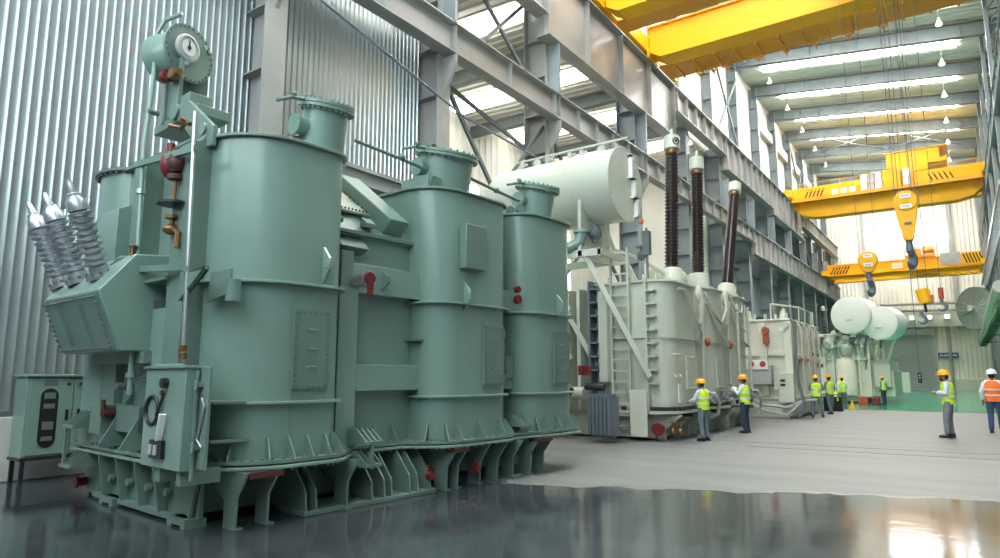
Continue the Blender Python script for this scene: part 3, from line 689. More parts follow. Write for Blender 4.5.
MB().ell((-.98, -.3, 3.56), (.1, .1, .07)).cyl((-.98, -.3, 3.56), (-.98, -.3, 3.72), .03, 8).cyl((-.98, -.3, 3.7), (-.98, -.3, 3.74), .08, 12).tube([(-.9, -.3, 3.55), (-.78, -.3, 3.5), (-.78, -.3, 3.3)], .035, 8).build('sampling_valve', 'brass', T1)
for z in (2.92, 2.55, 4.0): MB().cyl((-1.35, -.02, z), (-1.35, -.09, z), .03, 8).build('plug', 'dsteel', T1)
MB().bar((-1.5, -.06, 2.15), (-1.5, -.06, 2.5), .04).build('lever', 'dsteel', T1)
MB().tube([(-2.55, -.1, 4.35), (-2.55, -.1, 4.1)], .04, 8).tube([(-2.6, -.14, 4.08), (-2.45, -.14, 4.0)], .03, 6).build('lever', 'dsteel', T1)
MB().cyl((-1.27, -.02, 2.85), (-1.2, -.1, 2.85), .06, 10).build('plug', 'black', T1)
MB().box(-1.6, -1.05, -.2, .05, .8, 2.6).build('lower_cover', 'teal', T1, bevel=.01)

# small conservator on its bracket
dd = Vector((.95, .3, 0)).normalized(); dc = Vector((-2.02, .2, 6.44))
dr = MB().lathe([(.33, .0), (.36, .03), (.36, .5), (.34, .54)], dc - dd * .54, dd, 40).build('small_conservator', 'teal', T1)
fm = MB().lathe([(.43, 0), (.43, .04)], dc, dd, 44); ax = dd.cross(Vector((0, 0, 1))).normalized()
cir = lambda r_, a, h: dc + dd * h + (ax * math.cos(a) + Vector((0, 0, 1)) * math.sin(a)) * r_
fm.use(1).bolts([cir(.40, 2 * PI * k / 30, .04) for k in range(30)], dd, .016, .025); fm.build('end_flange', ['teal2', 'dsteel'], dr)
MB().lathe([(.17, 0), (.17, .05), (.2, .05), (.2, .09), (.165, .1), (.165, .085), (.01, .085)], cir(.1, .3, .04), dd, 28).build('oil_gauge', 'grey', dr)
g = cir(.1, .3, .127); MB().lathe([(.12, 0), (.12, .006)], g, dd, 24).build('gauge_dial', 'greyface', dr)
MB().bar(g + dd * .012 - Vector((0, 0, .04)), g + dd * .012 + Vector((0, 0, .11)), .02, .006).cyl(g, g + dd * .02, .03, 10).build('gauge_needle', 'black', dr)
MB().box(-.06, .06, -.03, .03, -.05, .05).build('nameplate', 'grey', dr).location = cir(.2, -1.1, .06)
MB().tube([cir(.36, 2.75, .05), cir(.3, 2.55, .1), cir(.34, 2.35, .05)], .015, 6).build('grab_handle', 'teal2', dr)
bk = MB()
bk.box(-2.5, -2.44, .1, .62, 5.3, 6.5).box(-2.28, -1.86, .04, .1, 5.42, 6.3).box(-2.28, -2.2, .0, .62, 5.36, 6.45)
bk.box(-2.55, -1.2, .02, .5, 5.26, 5.4).prism([(-1.75, 5.42), (-1.25, 5.42), (-.5, 4.88), (-.5, 4.62), (-.85, 4.62), (-1.5, 5.2), (-1.75, 5.2)], -.08, -.02, 'y')
bk.build('conservator_bracket', 'teal2', T1, bevel=.01)
MB().box(-1.62, -1.36, -.02, .3, 5.4, 5.6).lathe([(.03, -.12), (.12, -.12), (.12, .12), (.03, .12)], (-1.6, .0, 5.34), (0, 1, 0), 18).build('bracket_clamp', 'teal2', T1, bevel=.008)
MB().box(-.75, -.58, -.06, -.02, 4.72, 4.9).lathe([(.04, 0), (.08, 0), (.08, .05), (.04, .05)], (-.72, -.07, 4.88), (0, -1, 0), 14).build('bracket_clamp', 'teal', T1)
bh = MB().cyl((-2.0, -.06, 5.98), (-1.62, -.06, 5.95), .05, 14).box(-1.86, -1.7, -.12, .0, 5.9, 6.03).build('gas_relay', 'brass', T1)
MB().cyl((-2.08, -.07, 6.0), (-1.94, -.07, 5.99), .09, 14).build('relay_cover', 'red', bh)
MB().cyl((-2.0, -.15, 5.4), (-2.0, -.3, 5.4), .04, 8).build('plug', 'dsteel', T1)
MB().tube([(-1.15, -.2, 4.95), (-1.0, -.2, 5.0), (-.88, -.2, 4.95)], .03, 8).cyl((-1.0, -.2, 5.0), (-1.0, -.28, 5.03), .045, 10).build('sampling_valve', 'brass', T1)
# ------------------------------------------------------------------ pale transformer with brown bushings (world axes, front towards +X)
T2 = empty('power_transformer', (0, 0, 0), 0, 'pale grey-green transformer with three tall brown bushings and a big horizontal oil tank', 'transformer')
T2.location = (-7, 17.2, 0); OX, OY = -7, 17.2
class MB2(MB):
    """builder whose coordinates are world coordinates of this transformer's place"""
    def __init__(s, ox=OX, oy=OY): super().__init__(Matrix.Translation((-ox, -oy, 0)))
b = MB2().box(-10.8, -7.2, 17.3, 25.6, .7, 4.2).box(-10.6, -7.0, 17.4, 25.4, .05, .7); b.build('tank', 'pale', T2, bevel=.015)
STN = [(17.15, 19.75, .62), (20.5, 22.5, .6), (23.2, 25.2, .6)]
for i, (a, c, r) in enumerate(STN):
    o = dshape(-8.6, -6.45, a, c, r, r, 10)
    tu = MB2().loft([at_z(o, .72), at_z(o, 4.3 if i == 0 else 4.45)]).build('turret', 'pale', T2)
    zt = 4.3 if i == 0 else 4.45
    for z, e in ((zt, .08), (2.75, .05)): MB2().prism(dshape(-8.7, -6.45 + e, a - e, c + e, r + e, r + e, 10), z, z + .05).build('ring_flange', 'pale', tu)
    bm = MB2().prism(dshape(-8.7, -6.3, a - .15, c + .15, r + .15, r + .15, 10), .72, .8)
    oo = dshape(-8.7, -6.35, a - .1, c + .1, r + .1, r + .1, 10)
    bm.use(1)
    for p, q in zip(oo, oo[1:]):
        L = math.hypot(q[0] - p[0], q[1] - p[1])
        for k in range(max(1, int(L / .22))):
            t = k / max(1, int(L / .22)); x, y = p[0] + (q[0] - p[0]) * t, p[1] + (q[1] - p[1]) * t
            bm.box(x - .05, x + .05, y - .05, y + .05, .8, .9)
    bm.build('clamped_flange', ['pale', 'rubber'], tu)
    dm = MB2().box(-6.47, -6.41, (a + c) / 2 - .1 if i == 0 else a + .6, (a + c) / 2 + .75 if i == 0 else a + 1.2, 1.35, 2.3)
    y0, y1 = ((a + c) / 2 - .1, (a + c) / 2 + .75) if i == 0 else (a + .6, a + 1.2)
    for k in range(10): dm.bolts([(-6.41, y0 + .05, 1.4 + k * .095), (-6.41, y1 - .05, 1.4 + k * .095)], (1, 0, 0), .014, .02)
    for k in range(1, 7): dm.bolts([(-6.41, y0 + k * (y1 - y0) / 7, 1.39), (-6.41, y0 + k * (y1 - y0) / 7, 2.26)], (1, 0, 0), .014, .02)
    dm.build('inspection_door', 'pale', tu)
    if i == 0:
        for z in (1.75, 2.35): MB2().tube([(-6.43, a + .1, z), (-6.36, a + .15, z - .04), (-6.36, a + .6, z - .05), (-6.43, a + .65, z)], .02, 6).build('grab_rail', 'pale', tu)
        MB2().box(-6.46, -6.43, a + .55, a + .78, 1.0, 1.5).build('notice', 'white', tu)
# bushings
for i, (y, zt, lean) in enumerate(((19.25, 9.35, .5), (21.75, 9.3, .4), (24.85, 9.95, 2.3))):
    c = Vector((-7.1, y, 4.35 if i == 0 else 4.5)); d = Vector((0, lean, zt - c.z)).normalized(); L = zt - c.z
    r = .21
    bm = MB2().lathe([(.5, 0), (.5, .12), (.36, .14), (.33, .55), (.3, .6)], c, d, 28)
    bu = bm.build('bushing_base', 'pale', T2)
    pr = []; z = .58; n = 32; st = (L - .58 - .62) / n
    for k in range(n): pr += [(r * .72, z), (r, z + st * .55), (r, z + st * .72), (r * .72, z + st * .95)]; z += st
    MB2().lathe(pr, c, d, 20).build('porcelain', 'brown', bu, ang=60)
    cm = MB2().lathe([(.17, z), (.17, z + .12), (.25, z + .14), (.25, z + .56), (.2, z + .6), (.05, z + .62), (.045, z + .85 if i < 2 else z + .7), (.0, z + .86 if i < 2 else z + .71)], c, d, 24)
    ca = cm.build('bushing_cap', 'drum', bu)
    MB2().lathe([(.18, z - .03), (.2, z), (.2, z + .1), (.18, z + .13)], c, d, 20).build('collar', 'brass', bu)
    if i == 0:      # round emblem on the cap, facing the hall
        e = c + d * (z + .36); f = Vector((.8, -.6, 0)); q = e + f * .235
        MB2().lathe([(.095, 0), (.095, .03), (.12, .03), (.12, 0)], q, f, 24).lathe([(.0, 0), (.04, 0), (.04, .03), (.0, .03)], q + Vector((0, 0, .01)), f, 12).build('emblem', 'black', ca)
MB2().cyl((-7.9, 19.75, 4.75), (-7.3, 20.7, 4.75), .33, 24).build('current_box', 'pale', T2)
MB2().prism([(22.6, 4.6), (23.4, 4.6), (23.5, 5.3), (23.0, 5.3)], -8.2, -7.9, 'x').build('current_box', 'pale', T2)
# conservator on its frame at the near end
cd = Vector((-1, .03, 0)).normalized(); cc = Vector((-7.55, 17.05, 7.15)); rc = 1.06
cm = MB2().lathe([(rc - .02, 0), (rc, .03), (rc, 4.1), (rc - .15, 4.35), (.4, 4.5)], cc, cd, 48)
for q in (1.3, 2.7): cm.lathe([(rc, q - .03), (rc + .015, q - .02), (rc + .015, q + .02), (rc, q + .03)], cc, cd, 48)
cv = cm.build('conservator', 'drum', T2)
em = MB2().lathe([(rc + .03, -.03), (rc + .03, .03)], cc, cd, 48)
em.bolts([cc + Vector((.03, math.cos(a), math.sin(a))) - Vector((0, 0, 0)) + Vector((0, (rc - 1) * math.cos(a), (rc - 1) * math.sin(a))) for a in [2 * PI * k / 40 for k in range(40)]], (1, 0, 0), .018, .025)
em.build('end_plate', 'pale', cv)
gm = MB2()
for z0, z1, y in ((7.35, 8.05, 17.28), (6.8, 7.4, 17.45), (6.25, 6.85, 17.6)): gm.box(-7.52, -7.4, y - .05, y + .05, z0, z1).box(-7.52, -7.4, y - .12, y + .05, z0, z0 + .06).box(-7.52, -7.4, y - .05, y + .12, z1 - .06, z1)
gm.build('level_gauge', 'white', cv)
MB2().tube([(-11.2, 17.0, 8.45), (-7.4, 17.0, 8.5)], .035, 8).build('top_pipe', 'pale', cv)
for x in (-11.0, -10.1, -9.3, -8.9): MB2().cyl((x, 17.0, 8.15), (x, 17.0, 8.42), .07, 12).cyl((x, 17.0, 8.3), (x + .18, 17.0, 8.34), .05, 10).build('vent_valve', 'grey', cv)
for x in (-10.4, -8.2): MB2().lathe([(.07, -.025), (.13, -.025), (.13, .025), (.07, .025)], (x, 16.9, 8.27), (0, 1, 0), 16).build('lifting_eye', 'pale', cv)
for x in (-10.8, -8.55):
    MB2().prism([(16.1, 5.2), (18.0, 5.2), (17.95, 6.9), (17.5, 6.15), (16.6, 6.15), (16.15, 6.9)], x - .05, x + .05, 'x').build('saddle', 'pale', cv)
fm = MB2()
fm.box(-11.4, -7.9, 16.1, 16.24, 5.0, 5.2).box(-11.4, -7.9, 17.86, 18.0, 5.0, 5.2)
for x in (-11.3, -10.8, -8.6, -8.0): fm.box(x, x + .12, 16.1, 18.0, 5.02, 5.18)
fm.bar((-8.45, 16.2, 5.1), (-6.95, 16.95, 1.7), .14).bar((-11.0, 16.2, 5.1), (-9.2, 16.7, 2.2), .14).bar((-10.0, 16.2, 5.1), (-8.6, 17.1, 2.0), .14).bar((-8.0, 17.9, 5.1), (-7.0, 17.9, 3.0), .14)
for x in (-11.2, -9.6): fm.box(x, x + .14, 16.3, 16.44, .3, 5.0)
for z in (1.8, 3.3): fm.box(-11.2, -9.4, 16.3, 16.42, z, z + .12)
fm.bar((-11.1, 16.37, .4), (-9.55, 16.37, 1.8), .1).bar((-9.55, 16.37, 1.9), (-11.1, 16.37, 3.3), .1).bar((-11.1, 16.37, 3.4), (-9.55, 16.37, 5), .1).bar((-8.9, 16.2, 3.6), (-9.9, 16.3, 3.6), .12)
fm.build('conservator_frame', 'pale', T2)
# ladder and cover strip at the near end
lm = MB2(); xa, xb = -8.02, -7.55
lm.box(xa - .05, xa, 16.95, 17.05, .1, 5.3).box(xb, xb + .05, 16.95, 17.05, .1, 5.3)
for k in range(17): lm.box(xa, xb, 16.97, 17.03, .35 + k * .3, .39 + k * .3)
lm.build('ladder', 'pale', T2)
MB2().box(-7.5, -7.02, 16.85, 16.9, .12, 1.35).build('cover_plate', 'cream', T2, bevel=.01)
for x in (-9.4, -9.05): MB2().box(x, x + .1, 16.8, 17.3, .8, 4.2).build('stiffener', 'pale', T2)
st = MB2()
for k in range(9):
    z = 1.1 + k * .38; st.prism([(-8.62, z), (-8.4, z), (-8.42, z + .05), (-8.62, z + .05)], 16.75, 17.3, 'y')
st.box(-8.66, -8.6, 16.75, 17.3, .9, 4.4); st.build('rib_frame', 'slate', T2)
st = MB2()
for k in range(8):
    z = 1.5 + k * .36; st.box(-7.0, -6.78, 16.95, 17.4, z, z + .05)
st.box(-7.06, -7.0, 16.95, 17.3, .8, 4.4); st.build('rib_frame', 'pale', T2)
MB2().box(-8.35, -8.08, 16.75, 17.3, 1.55, 4.1).build('duct_cover', 'pale', T2, bevel=.015)
rm = MB2()
for k in range(6): rm.box(-8.2 + k * .11, -8.12 + k * .11, 15.75, 16.3, .22, 1.2)
rm.box(-8.22, -7.54, 15.95, 16.05, 1.14, 1.26).box(-8.22, -7.54, 15.95, 16.05, .14, .26)
rm.box(-8.2, -8.1, 16.3, 17.4, .3, .4).box(-7.6, -7.5, 16.3, 17.4, .3, .4)
rm.build('radiator_pack', 'slate', T2)
MB2().cyl((-8.5, 16.25, 1.45), (-7.95, 16.25, 1.42), .1, 14).tube([(-8.9, 16.2, 1.4), (-9.3, 16.2, .7), (-9.0, 16.3, .3)], .06, 8).build('oil_pump', 'rubber', T2)
for x in (-8.5, -8.3): MB2().cyl((x, 16.0, 1.75), (x, 16.0, 2.0), .09, 14).build('valve_head', 'red', T2)
MB2().tube([(-12.0, 16.4, 1.25), (-8.6, 16.4, 1.25)], .18, 16).build('oil_pipe', 'pale', T2)
el = MB2().tube([(-9.2, 16.0, 5.3), (-8.85, 16.1, 5.3), (-8.62, 16.2, 5.42), (-8.55, 16.25, 5.75)], .17, 16).cyl((-8.55, 16.25, 5.7), (-8.55, 16.25, 5.8), .24, 20); el.build('pipe_elbow', 'teal', T2)
MB2().tube([(-8.3, 17.2, 6.1), (-8.2, 17.6, 5.4), (-7.7, 18.2, 5.2), (-7.2, 19.0, 4.75)], .055, 10).build('oil_pipe', 'pale', T2)
vb = MB2().ell((-8.35, 16.7, 5.75), (.18, .18, .22)).cyl((-8.35, 16.7, 5.5), (-8.35, 16.7, 6.0), .1, 12).cyl((-8.35, 16.5, 5.75), (-8.35, 16.9, 5.75), .1, 12).build('gas_relay', 'dsteel', T2)
MB2().ell((-7.6, 18.2, 5.25), (.14, .14, .16)).cyl((-7.6, 18.2, 5.2), (-7.6, 18.2, 5.55), .04, 8).cyl((-7.6, 18.2, 5.5), (-7.6, 18.2, 5.54), .16, 14).build('gate_valve', 'dsteel', T2)
MB2().cyl((-7.3, 17.9, 4.5), (-7.3, 17.9, 6.0), .04, 8).box(-7.4, -7.2, 17.8, 18.0, 5.2, 5.9).build('instrument_post', 'dsteel', T2)
MB2().cyl((-7.2, 17.3, 6.0), (-7.2, 17.3, 6.12), .07, 10).build('warning_lamp', 'orange', T2)
rl = MB2()
for k in range(6): rl.cyl((-8.6 + k * .35, 17.35, 4.3), (-8.6 + k * .35, 17.35, 4.55), .05, 8)
rl.build('cover_bolt', 'pale', T2)
# cable conduits draped over the turrets
for pts in ([(-6.42, 17.9, 4.15), (-6.38, 18.3, 4.15), (-6.36, 19.2, 3.3), (-6.4, 19.75, 2.95), (-6.55, 20.1, 2.9)], [(-6.5, 20.5, 4.3), (-6.38, 20.9, 3.7), (-6.36, 21.6, 3.4), (-6.38, 22.3, 3.9), (-6.5, 22.6, 4.5)], [(-6.5, 20.6, 4.0), (-6.36, 21.2, 3.2), (-6.38, 22.4, 2.7)], [(-6.5, 23.0, 4.5), (-6.36, 23.6, 3.5), (-6.36, 24.4, 3.3), (-6.5, 25.0, 4.3)], [(-6.5, 22.9, 4.6), (-6.36, 23.3, 4.0), (-6.36, 24.0, 3.9), (-6.5, 24.9, 4.55)], [(-6.5, 23.1, 4.3), (-6.36, 23.7, 3.0), (-6.4, 24.9, 2.8)]):
    MB2().tube(pts, .045, 8).build('conduit', 'pale', T2)
for (y, x) in ((20.1, -6.5), (22.85, -6.5), (23.5, -6.36), (24.9, -6.36)): MB2().tube([(x, y, .8), (x, y, 4.2)], .055, 8).build('riser_pipe', 'pale', T2)
for (y, z) in ((20.05, 4.2), (22.8, 4.35)): MB2().ell((-6.55, y, z), (.12, .12, .3), 10, 6).cyl((-6.55, y, z - .9), (-6.45, y, z - .1), .08, 10).build('junction_fitting', 'cream', T2)
for y in (20.25, 22.65): MB2().ell((-6.4, y, 2.75), (.09, .1, .14)).cyl((-6.4, y - .15, 2.75), (-6.4, y + .15, 2.75), .04, 8).build('sampling_valve', 'orange', T2)
# bottom: gussets, red valve, primer strips, pipes
for y in (17.5, 18.5, 19.3, 20.0, 20.9, 21.6, 22.3, 23.3, 24.0, 24.8):
    MB2().prism([(-7.0, .68), (-6.3, .68), (-6.75, .3), (-6.75, 0), (-7.0, 0)], y - .02, y + .02, 'y').build('support_foot', 'pale', T2)
for (a, c) in ((18.4, 19.4), (20.8, 21.7), (23.6, 24.9)): MB2().box(-6.6, -6.31, a, c, .6, .68).build('primer_strip', 'primer', T2)
MB2().cyl((-6.8, 17.25, .32), (-6.8, 17.05, .32), .12, 18).cyl((-6.8, 17.05, .32), (-6.8, 17.0, .32), .17, 20).build('drain_cover', 'red', T2)
for x in (-6.55, -6.35): MB2().ell((x + .1, 17.2, .28), (.08, .08, .1)).cyl((x + .1, 17.2, .3), (x + .1, 17.2, .5), .03, 8).cyl((x + .1, 17.2, .5), (x + .1, 17.2, .53), .1, 12).build('drain_valve', 'brass', T2)
rnd = random.Random(3)
for y in (19.95, 20.3, 20.75, 21.4, 22.3, 22.75, 23.1, 24.0, 24.7, 25.2):
    x, z = -6.3 + rnd.uniform(-.05, .1), .95 + rnd.uniform(-.05, .25); q = rnd.uniform(.12, .2)
    m = MB2().cyl((x - .3, y, z), (x + .02, y, z), .055, 10).cyl((x, y, z - .02), (x + .04, y, z), .11, 14).cyl((x - .12, y, z), (x - .12, y, z + q), .03, 8).cyl((x - .12, y, z + q), (x - .12, y, z + q + .03), .09, 14)
    m.cyl((x - .12, y - .07, z - .03), (x - .12, y + .07, z - .03), .08, 10)
    m.build('drain_valve', ['dsteel', 'grey', 'steel'][rnd.randrange(3)], T2)
for ya, yb in ((19.9, 20.6), (22.5, 23.3), (24.9, 25.7)):
    MB2().tube([(-6.45, ya, 1.25), (-6.2, ya + .15, 1.2), (-6.12, (ya + yb) / 2, .95), (-6.25, yb - .1, .6), (-6.5, yb, .45)], .05, 10).build('drain_pipe', 'pale', T2)

# ------------------------------------------------------------------ pale box-shaped transformer
T3 = empty('power_transformer', (-7.5, 31, 0), 0, 'pale box-shaped transformer with a white plate of three orange marks on its end', 'transformer')
class MB3(MB):
    def __init__(s): super().__init__(Matrix.Translation((7.5, -31, 0)))
X0, X1, Y0, Y1 = -9.6, -5.9, 29.3, 35.6
b = MB3().box(X0, X1, Y0, Y1, .1, 4.0).box(X0 - .1, X1 + .1, Y0 - .1, Y1 + .1, 4.0, 4.08).box(X0 - .1, X1 + .1, Y0 - .1, Y1 + .1, .75, .83).box(X0, X1 - .1, Y0 - .05, Y1, 0, .1); b.build('tank', 'cream', T3, bevel=.015)
for x in (-9.5, -7.05, -6.05): MB3().box(x, x + .3, Y0 - .18, Y0, .9, 3.95).build('stiffener', 'cream', T3, bevel=.01)
MB3().box(X0, X1 + .12, Y0 - .12, Y0, 2.55, 2.68).build('stiffener', 'cream', T3); MB3().box(-7.6, X1, Y0 - .12, Y0, 1.15, 1.28).build('stiffener', 'cream', T3)
for y in [29.9 + k * 1.1 for k in range(5)]: MB3().box(X1, X1 + .16, y, y + .14, .85, 3.95).build('stiffener', 'cream', T3)
MB3().box(X1, X1 + .14, Y0, Y1, 2.4, 2.55).build('stiffener', 'cream', T3); MB3().box(X1, X1 + .3, Y0, Y1, .8, .9).build('stiffener', 'cream', T3)
MB3().box(-7.75, -6.55, Y0 - .5, Y0 - .05, 1.35, 2.15).build('terminal_box', 'grey', T3, bevel=.02)
pl = MB3().box(-7.9, -6.65, Y0 - .56, Y0 - .52, 1.98, 2.38).build('nameplate', 'white', T3)
for x in (-7.75, -7.3, -6.85): MB3().lathe([(.0, 0), (.12, 0), (.12, .02), (.0, .02)], (x, Y0 - .56, 2.2), (0, -1, 0), 20).build('round_mark', 'orange', pl)
cbm = MB3().box(-6.3, -5.7, Y0 - .55, Y0 - .1, .65, 1.85).build('control_cabinet', 'drum', T3, bevel=.015)
for z in (1.3, 1.48): MB3().box(-6.2, -6.02, Y0 - .57, Y0 - .55, z, z + .1).build('cabinet_window', 'black', cbm)
for x in (-7.0, -6.2): MB3().box(x, x + .34, Y0 - .2, Y0 - .18, 3.55, 3.72).build('notice', 'white', T3)
MB3().cyl((-6.75, Y0 - .1, 3.6), (-6.75, Y0 - .35, 3.6), .14, 16).box(-6.85, -6.65, Y0 - .3, Y0 - .1, 3.05, 3.45).build('tap_gear', 'orange', T3)
MB3().cyl((-5.95, Y0 - .05, 3.8), (-5.95, Y0 - .3, 3.8), .14, 16).build('side_port', 'pale', T3)
MB3().tube([(-5.6, Y0 - .3, 3.9), (-5.62, Y0 - .3, 2.5), (-5.55, Y0 - .3, 1.4), (-5.4, Y0 - .3, .6), (-5.6, Y0 - .4, .1)], .06, 10).build('cable_conduit', 'dsteel', T3)
for q in (0, .5): MB3().tube([(-7.7, Y0 - .3, .9 - q * .4), (-6.9, Y0 - .5, .55 - q * .5), (-6.0, Y0 - .55, .45 - q * .6), (-5.5, Y0 - .3, .7), (-5.1, Y0 + .5, .75)], .06, 10).build('hose', 'grey', T3)
for k in range(9): MB3().cyl((-9.3 + k * .42, Y0 + .05, 4.08), (-9.3 + k * .42, Y0 + .05, 4.3), .06, 8).build('cover_bolt', 'pale', T3)
rl = MB3().tube([(-6.6, Y0 + .3, 4.1), (-6.6, Y0 + .3, 4.75), (-5.9, Y0 + 2.5, 4.75), (-5.95, Y1 - .3, 4.75), (-5.95, Y1 - .3, 4.1)], .04, 8)
for y in (31.8, 33.2, 34.6): rl.tube([(-5.93, y, 4.08), (-5.9, y, 4.75)], .03, 6)
rl.build('cover_railing', 'drum', T3)
for k, (x, y) in enumerate(((-8.2, 31.0), (-6.9, 33.5), (-7.3, 35), (-8.6, 34))): MB3().lathe([(.3, 4.05), (.3, 4.2), (.12, 4.6), (.06, 4.9)], (x, y, 0), n=18).build('bushing_stub', 'drum', T3)
for y in (30.6, 31.9, 33.2, 34.5):
    MB3().tube([(-5.85, y, 4.1), (-5.65, y + .1, 3.7), (-5.68, y + .2, 2.6), (-5.68, y + .2, 1.0)], .05, 8).build('riser_pipe', 'cream', T3)
    MB3().ell((-5.75, y + .5, 3.3), (.12, .15, .35)).build('instrument', 'pale', T3); MB3().ell((-5.7, y + .2, 2.4 + (y > 32) * .3), (.07, .07, .09)).build('sampling_valve', 'orange', T3)
MB3().cyl((-5.9, 35.2, 2.2), (-5.6, 35.2, 2.2), .09, 12).build('sampling_valve', 'orange', T3)

# ------------------------------------------------------------------ green-lit transformer with two round drums, far end
T4 = empty('power_transformer', (-5.72, 48.2, .1), 0, 'pale transformer with two pairs of round white oil drums, standing on green floor', 'transformer')
class MB4(MB):
    def __init__(s): super().__init__(Matrix.Translation((5.5, -46, 0)))
MB4().box(-8.4, -4.9, 45, 53, .3, 4.2).box(-8.5, -4.8, 44.9, 53.1, 4.2, 4.28).box(-8.2, -5.0, 45, 53, 0, .3).build('tank', 'cream', T4, bevel=.02)
for x in (-8.2, -7.4): MB4().box(x, x + .3, 44.75, 45, .4, 4.1).build('stiffener', 'cream', T4)
for z in (1.2, 2.6): MB4().box(-8.4, -4.8, 44.8, 45, z, z + .12).build('stiffener', 'cream', T4)
for (x, y, r, z1) in ((-6.0, 45.0, .7, 2.3), (-5.6, 48.3, .6, 2.2), (-5.0, 50.0, .55, 2.5)): MB4().lathe([(r, .4), (r, z1), (r * .8, z1 + .3), (r * .3, z1 + .5)], (x, y, 0), n=28).build('turret', 'cream', T4)
for (x, y, z, r) in ((-5.9, 44.9, 3.2, .4), (-4.6, 46.6, 3.0, .42), (-6.9, 44.8, 3.5, .3)): MB4().lathe([(r * .3, -.5), (r, 0), (r, .4), (r * .6, .6)], (x, y, z), (.2, -.3, .9), 20).build('dome_valve', 'cream', T4)
for k in range(14):
    x = -7.6 + .28 * k; MB4().tube([(x, 44.7, 2.9 + .4 * ((k * 7) % 3)), (x + .15, 44.5, 3.4 + .3 * ((k * 5) % 3)), (x + .3, 44.8, 4.2)], .06, 8).ell((x + .15, 44.5, 3.4 + .3 * ((k * 5) % 3)), .13, 8, 6).build('pipework', ['cream', 'dsteel', 'grey'][k % 3], T4)
for k in range(16):
    x, z = -7.9 + rnd.random() * 4.2, 3.3 + rnd.random() * 1.1
    m = MB4().cyl((x, 44.9, z), (x, 44.5, z), .07, 8).cyl((x, 44.5, z), (x, 44.45, z), .15, 12)
    if k % 2: m.tube([(x, 44.55, z), (x + .5, 44.5, z + .05), (x + .55, 44.6, z - .8)], .05, 8)
    m.build('valve', ['dsteel', 'grey', 'cream', 'steel'][k % 4], T4)
for x in (-6.7, -5.25, -4.7): MB4().box(x, x + .12, 44.7, 44.82, .4, 4.0).build('stiffener', 'cream', T4)
MB4().tube([(-6.5, 44.6, .5), (-6.5, 44.55, 3.8)], .07, 8).build('riser_pipe', 'steel', T4)
for x in (-5.1, -3.9):
    MB4().bar((x, 45.5, 1.9), (x + .9, 45.3, 4.4), .14).bar((x, 45.5, 1.9), (x, 45.5, 4.6), .14).bar((x, 45.4, 4.4), (x + .95, 45.3, 4.4), .14).build('drum_frame', 'cream', T4)
MB4().box(-4.9, -3.4, 45.3, 52, .35, 1.9).box(-4.9, -3.6, 45.5, 52, 1.9, 2.6).build('tank_annex', 'cream', T4, bevel=.02)
MB4().box(-4.45, -3.55, 44.95, 45.25, .9, 2.35).build('control_cabinet', 'drum', T4, bevel=.02)
MB4().box(-3.0, -2.6, 45.2, 45.6, .6, 1.8).build('control_cabinet', 'drum', T4, bevel=.02)
MB4().box(-5.2, -4.6, 44.9, 45.2, .3, 2.0).build('cooler_cover', 'cream', T4)
for (cx, cy, cz, r, L) in ((-5.42, 44.0, 5.35, 1.16, 1.5), (-4.78, 46.2, 4.65, .8, 1.2), (-3.87, 44.0, 4.8, 1.0, 1.6)):
    d = Vector((.28, .96, 0)).normalized() if cx < -5 or cx > -4 else Vector((.2, 1, 0)).normalized()
    o = MB4().lathe([(r - .12, -.04), (r - .02, 0), (r, .06), (r, L), (r - .15, L + .15)], (cx, cy, cz), d, 36).build('oil_drum', 'white', T4)
    MB4().lathe([(r + .03, .02), (r + .03, .08)], (cx, cy, cz), d, 36).build('end_rim', 'white', o)
    MB4().box(cx - .22, cx + .22, cy - .08, cy - .04, cz - .35, cz - .28).build('nameplate', 'grey', o)
    MB4().box(cx - .12, cx + .2, cy + .3, cy + .9, 4.0, cz - r + .1).build('saddle', 'cream', o)
    MB4().box(cx - .1, cx + .1, cy - .05, cy + .2, cz + r - .05, cz + r + .12).build('filler_cap', 'white', o)
for k in range(3):      # dark bushings on the cover
    c = (-7.3 + .55 * k, 46.5 + k * 1.6, 4.25); L = 1.5 - .3 * k; pr = []
    for q in range(10): pr += [(.1, .2 + q * L / 10), (.15, .2 + (q + .6) * L / 10)]
    bb = MB4().lathe([(.2, 0), (.2, .2), (.1, .22)] + pr + [(.1, L + .2)], c, (0, 0, 1), 14).build('bushing', 'black', T4)
    MB4().lathe([(.11, L + .18), (.13, L + .4), (.05, L + .5)], c, (0, 0, 1), 14).build('bushing_cap', 'drum', bb)
